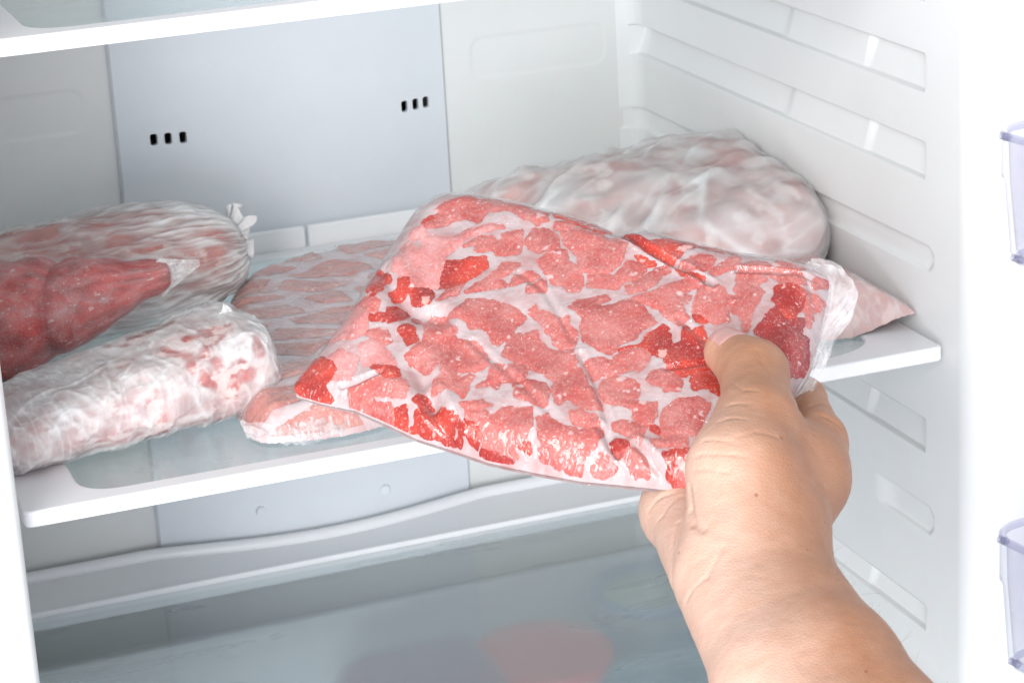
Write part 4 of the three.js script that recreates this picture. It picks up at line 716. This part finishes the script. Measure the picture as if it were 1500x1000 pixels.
    const st = [1, nx, nx * ny];
    for (let k = 1; k < nz - 1; k++) for (let j = 1; j < ny - 1; j++) for (let i = 1; i < nx - 1; i++) for (let ax = 0; ax < 3; ax++) {
      const o = (k * ny + j) * nx + i, a = V[o] < 0, b = V[o + st[ax]] < 0; if (a === b) continue;
      const u = st[(ax + 1) % 3], v = st[(ax + 2) % 3], q = [id[o - u - v], id[o - v], id[o], id[o - u]]; if (q.some((w) => w < 0)) continue;
      a ? idx.push(q[0], q[1], q[2], q[0], q[2], q[3]) : idx.push(q[0], q[2], q[1], q[0], q[3], q[2]);
    }
    const N = [], e = h * 0.6, g = f.fine;
    for (let i = 0; i < pos.length; i += 3) { const [x, y, z] = [pos[i], pos[i + 1], pos[i + 2]], v = [g(x + e, y, z) - g(x - e, y, z), g(x, y + e, z) - g(x, y - e, z), g(x, y, z + e) - g(x, y, z - e)], l = Math.hypot(...v) || 1; N.push(v[0] / l, v[1] / l, v[2] / l); }
    const geo = new THREE.BufferGeometry(); geo.setAttribute('position', new THREE.Float32BufferAttribute(pos, 3)); geo.setAttribute('normal', new THREE.Float32BufferAttribute(N, 3)); geo.setIndex(idx);
    return geo;
  }
  const geo = nets({ coarse, fine: sdf }, [-0.305, -0.035, 0.145], [-0.175, 0.118, 0.452], 0.0014);
  // skin: cylinder coordinates round the axis of the arm, in metres
  const A0 = new THREE.Vector3(-0.225, 0.055, 0.2), AX = new THREE.Vector3(-0.045, -0.06, 0.22).normalize(), E1 = new THREE.Vector3(0, 1, 0).addScaledVector(AX, -AX.y).normalize(), E2 = new THREE.Vector3().crossVectors(AX, E1), Pp = geo.attributes.position, uv = [], col = [];
  for (let i = 0; i < Pp.count; i++) {
    const p = new THREE.Vector3().fromBufferAttribute(Pp, i).sub(A0), s = p.dot(AX), an = Math.atan2(p.dot(E2), p.dot(E1));
    uv.push(an * 0.25, s * 8);
    const q = new THREE.Vector3().fromBufferAttribute(Pp, i), m = fbm(q.x * 60, q.y * 60, q.z * 60, 305, 4), w = p.dot(E2);   // w: from the palm side to the back of the hand
    const tanShade = clamp(sstep(0.018 - w, -0.02, 0.026) + 0.1 * m, 0, 1), tip = Math.exp(-Math.pow(Math.hypot(q.x + 0.2232, q.y - 0.0906, q.z - 0.2) / 0.014, 2)), pinkish = clamp(0.5 * tip + 0.12 * Math.max(0, noise3(q.x * 90, q.y * 90, q.z * 90, 306)), 0, 1);
    let c = mixc([0.66, 0.44, 0.35], [0.38, 0.185, 0.105], tanShade); c = mixc(c, [0.68, 0.36, 0.27], pinkish);  // back of the hand darkened: tan plus shade painted into the skin colour
    col.push(...c);
  }
  geo.setAttribute('uv', new THREE.Float32BufferAttribute(uv, 2)); geo.setAttribute('color', new THREE.Float32BufferAttribute(col, 3));
  const cellN = (u, v, n, s) => { let a = 9, b = 9; const X = Math.floor(u * n), Y = Math.floor(v * n); for (let j = -1; j < 2; j++) for (let i = -1; i < 2; i++) { const cx = ((X + i) % n + n) % n, cy = ((Y + j) % n + n) % n, d = Math.hypot(u * n - X - i - hash(cx, cy, 1, s), v * n - Y - j - hash(cx, cy, 2, s)); if (d < a) { b = a; a = d; } else if (d < b) b = d; } return b - a; };
  const skinBump = makeTex(512, (u, v) => 0.35 * sstep(cellN(u, v, 90, 31), 0, 0.35) + 0.25 * sstep(cellN(u, v, 150, 32), 0, 0.4) + 0.2 + 0.15 * fbm(u * 20, v * 20, 0, 33, 3, 20));
  const skinTone = makeTex(512, (u, v) => { const n = fbm(u * 16, v * 16, 0, 34, 4, 16), f = specks(u, v, 35, 70, 0.9988); return mixc(mixc([1, 1, 1], [0.96, 0.91, 0.88], clamp(0.4 + 0.8 * n, 0, 1)), [0.5, 0.3, 0.22], 0.7 * f); });
  const skin = std({ vertexColors: true, map: skinTone, roughness: 0.5, bumpMap: skinBump, bumpScale: 0.0003, specularIntensity: 0.8 });
  const who = new THREE.Group(); who.name = 'person'; who.userData = { label: 'bare right forearm and hand reaching in from lower right, gripping the held bag', category: 'person' }; scene.add(who);
  part(who, 'arm', geo, skin);
  // thumbnail: small curved plate on the back of the thumb tip
  {
    const tip = new THREE.Vector3(-0.2231, 0.0906, 0.2006), ip = new THREE.Vector3(-0.2201, 0.0868, 0.2198), ax = tip.clone().sub(ip).normalize(), up = new THREE.Vector3(-0.08, 0.9, 0.02).addScaledVector(ax, -new THREE.Vector3(-0.08, 0.9, 0.02).dot(ax)).normalize(), sd = new THREE.Vector3().crossVectors(ax, up);
    const pos = [], idx = [], uvn = [], nu = 20, nv = 20;
    for (let i = 0; i <= nu; i++) for (let j = 0; j <= nv; j++) {
      const u = i / nu, a = (j / nv - 0.5) * 1.7, l = lerp(-0.006, 0.0075, u), rim = Math.pow(Math.abs(j / nv - 0.5) * 2, 4), end = Math.pow(Math.abs(u - 0.5) * 2, 6);
      const dir = up.clone().multiplyScalar(Math.cos(a)).addScaledVector(sd, Math.sin(a)), o = tip.clone().addScaledVector(ax, l * (1 - 0.25 * rim));
      let r = 0; while (r < 0.02 && coarse(o.x + dir.x * r, o.y + dir.y * r, o.z + dir.z * r) < 0) r += 0.0001;
      o.addScaledVector(dir, r + 0.0006 - 0.0012 * Math.max(rim, end)); pos.push(o.x, o.y, o.z); uvn.push(u, j / nv);
      if (i < nu && j < nv) { const k = i * (nv + 1) + j; idx.push(k, k + nv + 1, k + 1, k + 1, k + nv + 1, k + nv + 2); }
    }
    part(who, 'thumbnail', weld(pos, idx, uvn), std({ color: lin(0.5, 0.27, 0.25), roughness: 0.3, clearcoat: 0.4, side: THREE.DoubleSide }));
  }
  // fine dark hairs on the outer side of the forearm
  {
    const list = [], v = new THREE.Vector3(), Nn = geo.attributes.normal;
    for (let t = 0; t < 60000 && list.length < 170; t++) {
      const i = Math.floor(rnd() * Pp.count); v.fromBufferAttribute(Pp, i); const rel = v.clone().sub(A0), s = rel.dot(AX);
      if (s < 0.105 || rel.dot(E2) > -0.003 + 0.12 * (s - 0.105)) continue;
      const n = new THREE.Vector3().fromBufferAttribute(Nn, i), dir = n.clone().multiplyScalar(0.55).addScaledVector(AX, -0.5 + 0.5 * rnd()).add(new THREE.Vector3(rnd() - 0.5, rnd() - 0.5, rnd() - 0.5).multiplyScalar(0.7)).normalize(), L = 0.003 + 0.0045 * rnd(), bend = new THREE.Vector3(rnd() - 0.5, rnd() - 0.6, rnd() - 0.5).multiplyScalar(0.5);
      const c = new THREE.QuadraticBezierCurve3(v.clone(), v.clone().addScaledVector(dir, L * 0.5), v.clone().addScaledVector(dir, L).addScaledVector(bend, L * 0.6));
      list.push(new THREE.TubeGeometry(c, 5, 0.000028, 3));
    }
    part(who, 'arm_hair', mergeGeometries(list), std({ color: lin(0.17, 0.11, 0.075), roughness: 0.6 }), 'stuff');
  }
}

renderer.render(scene, camera);
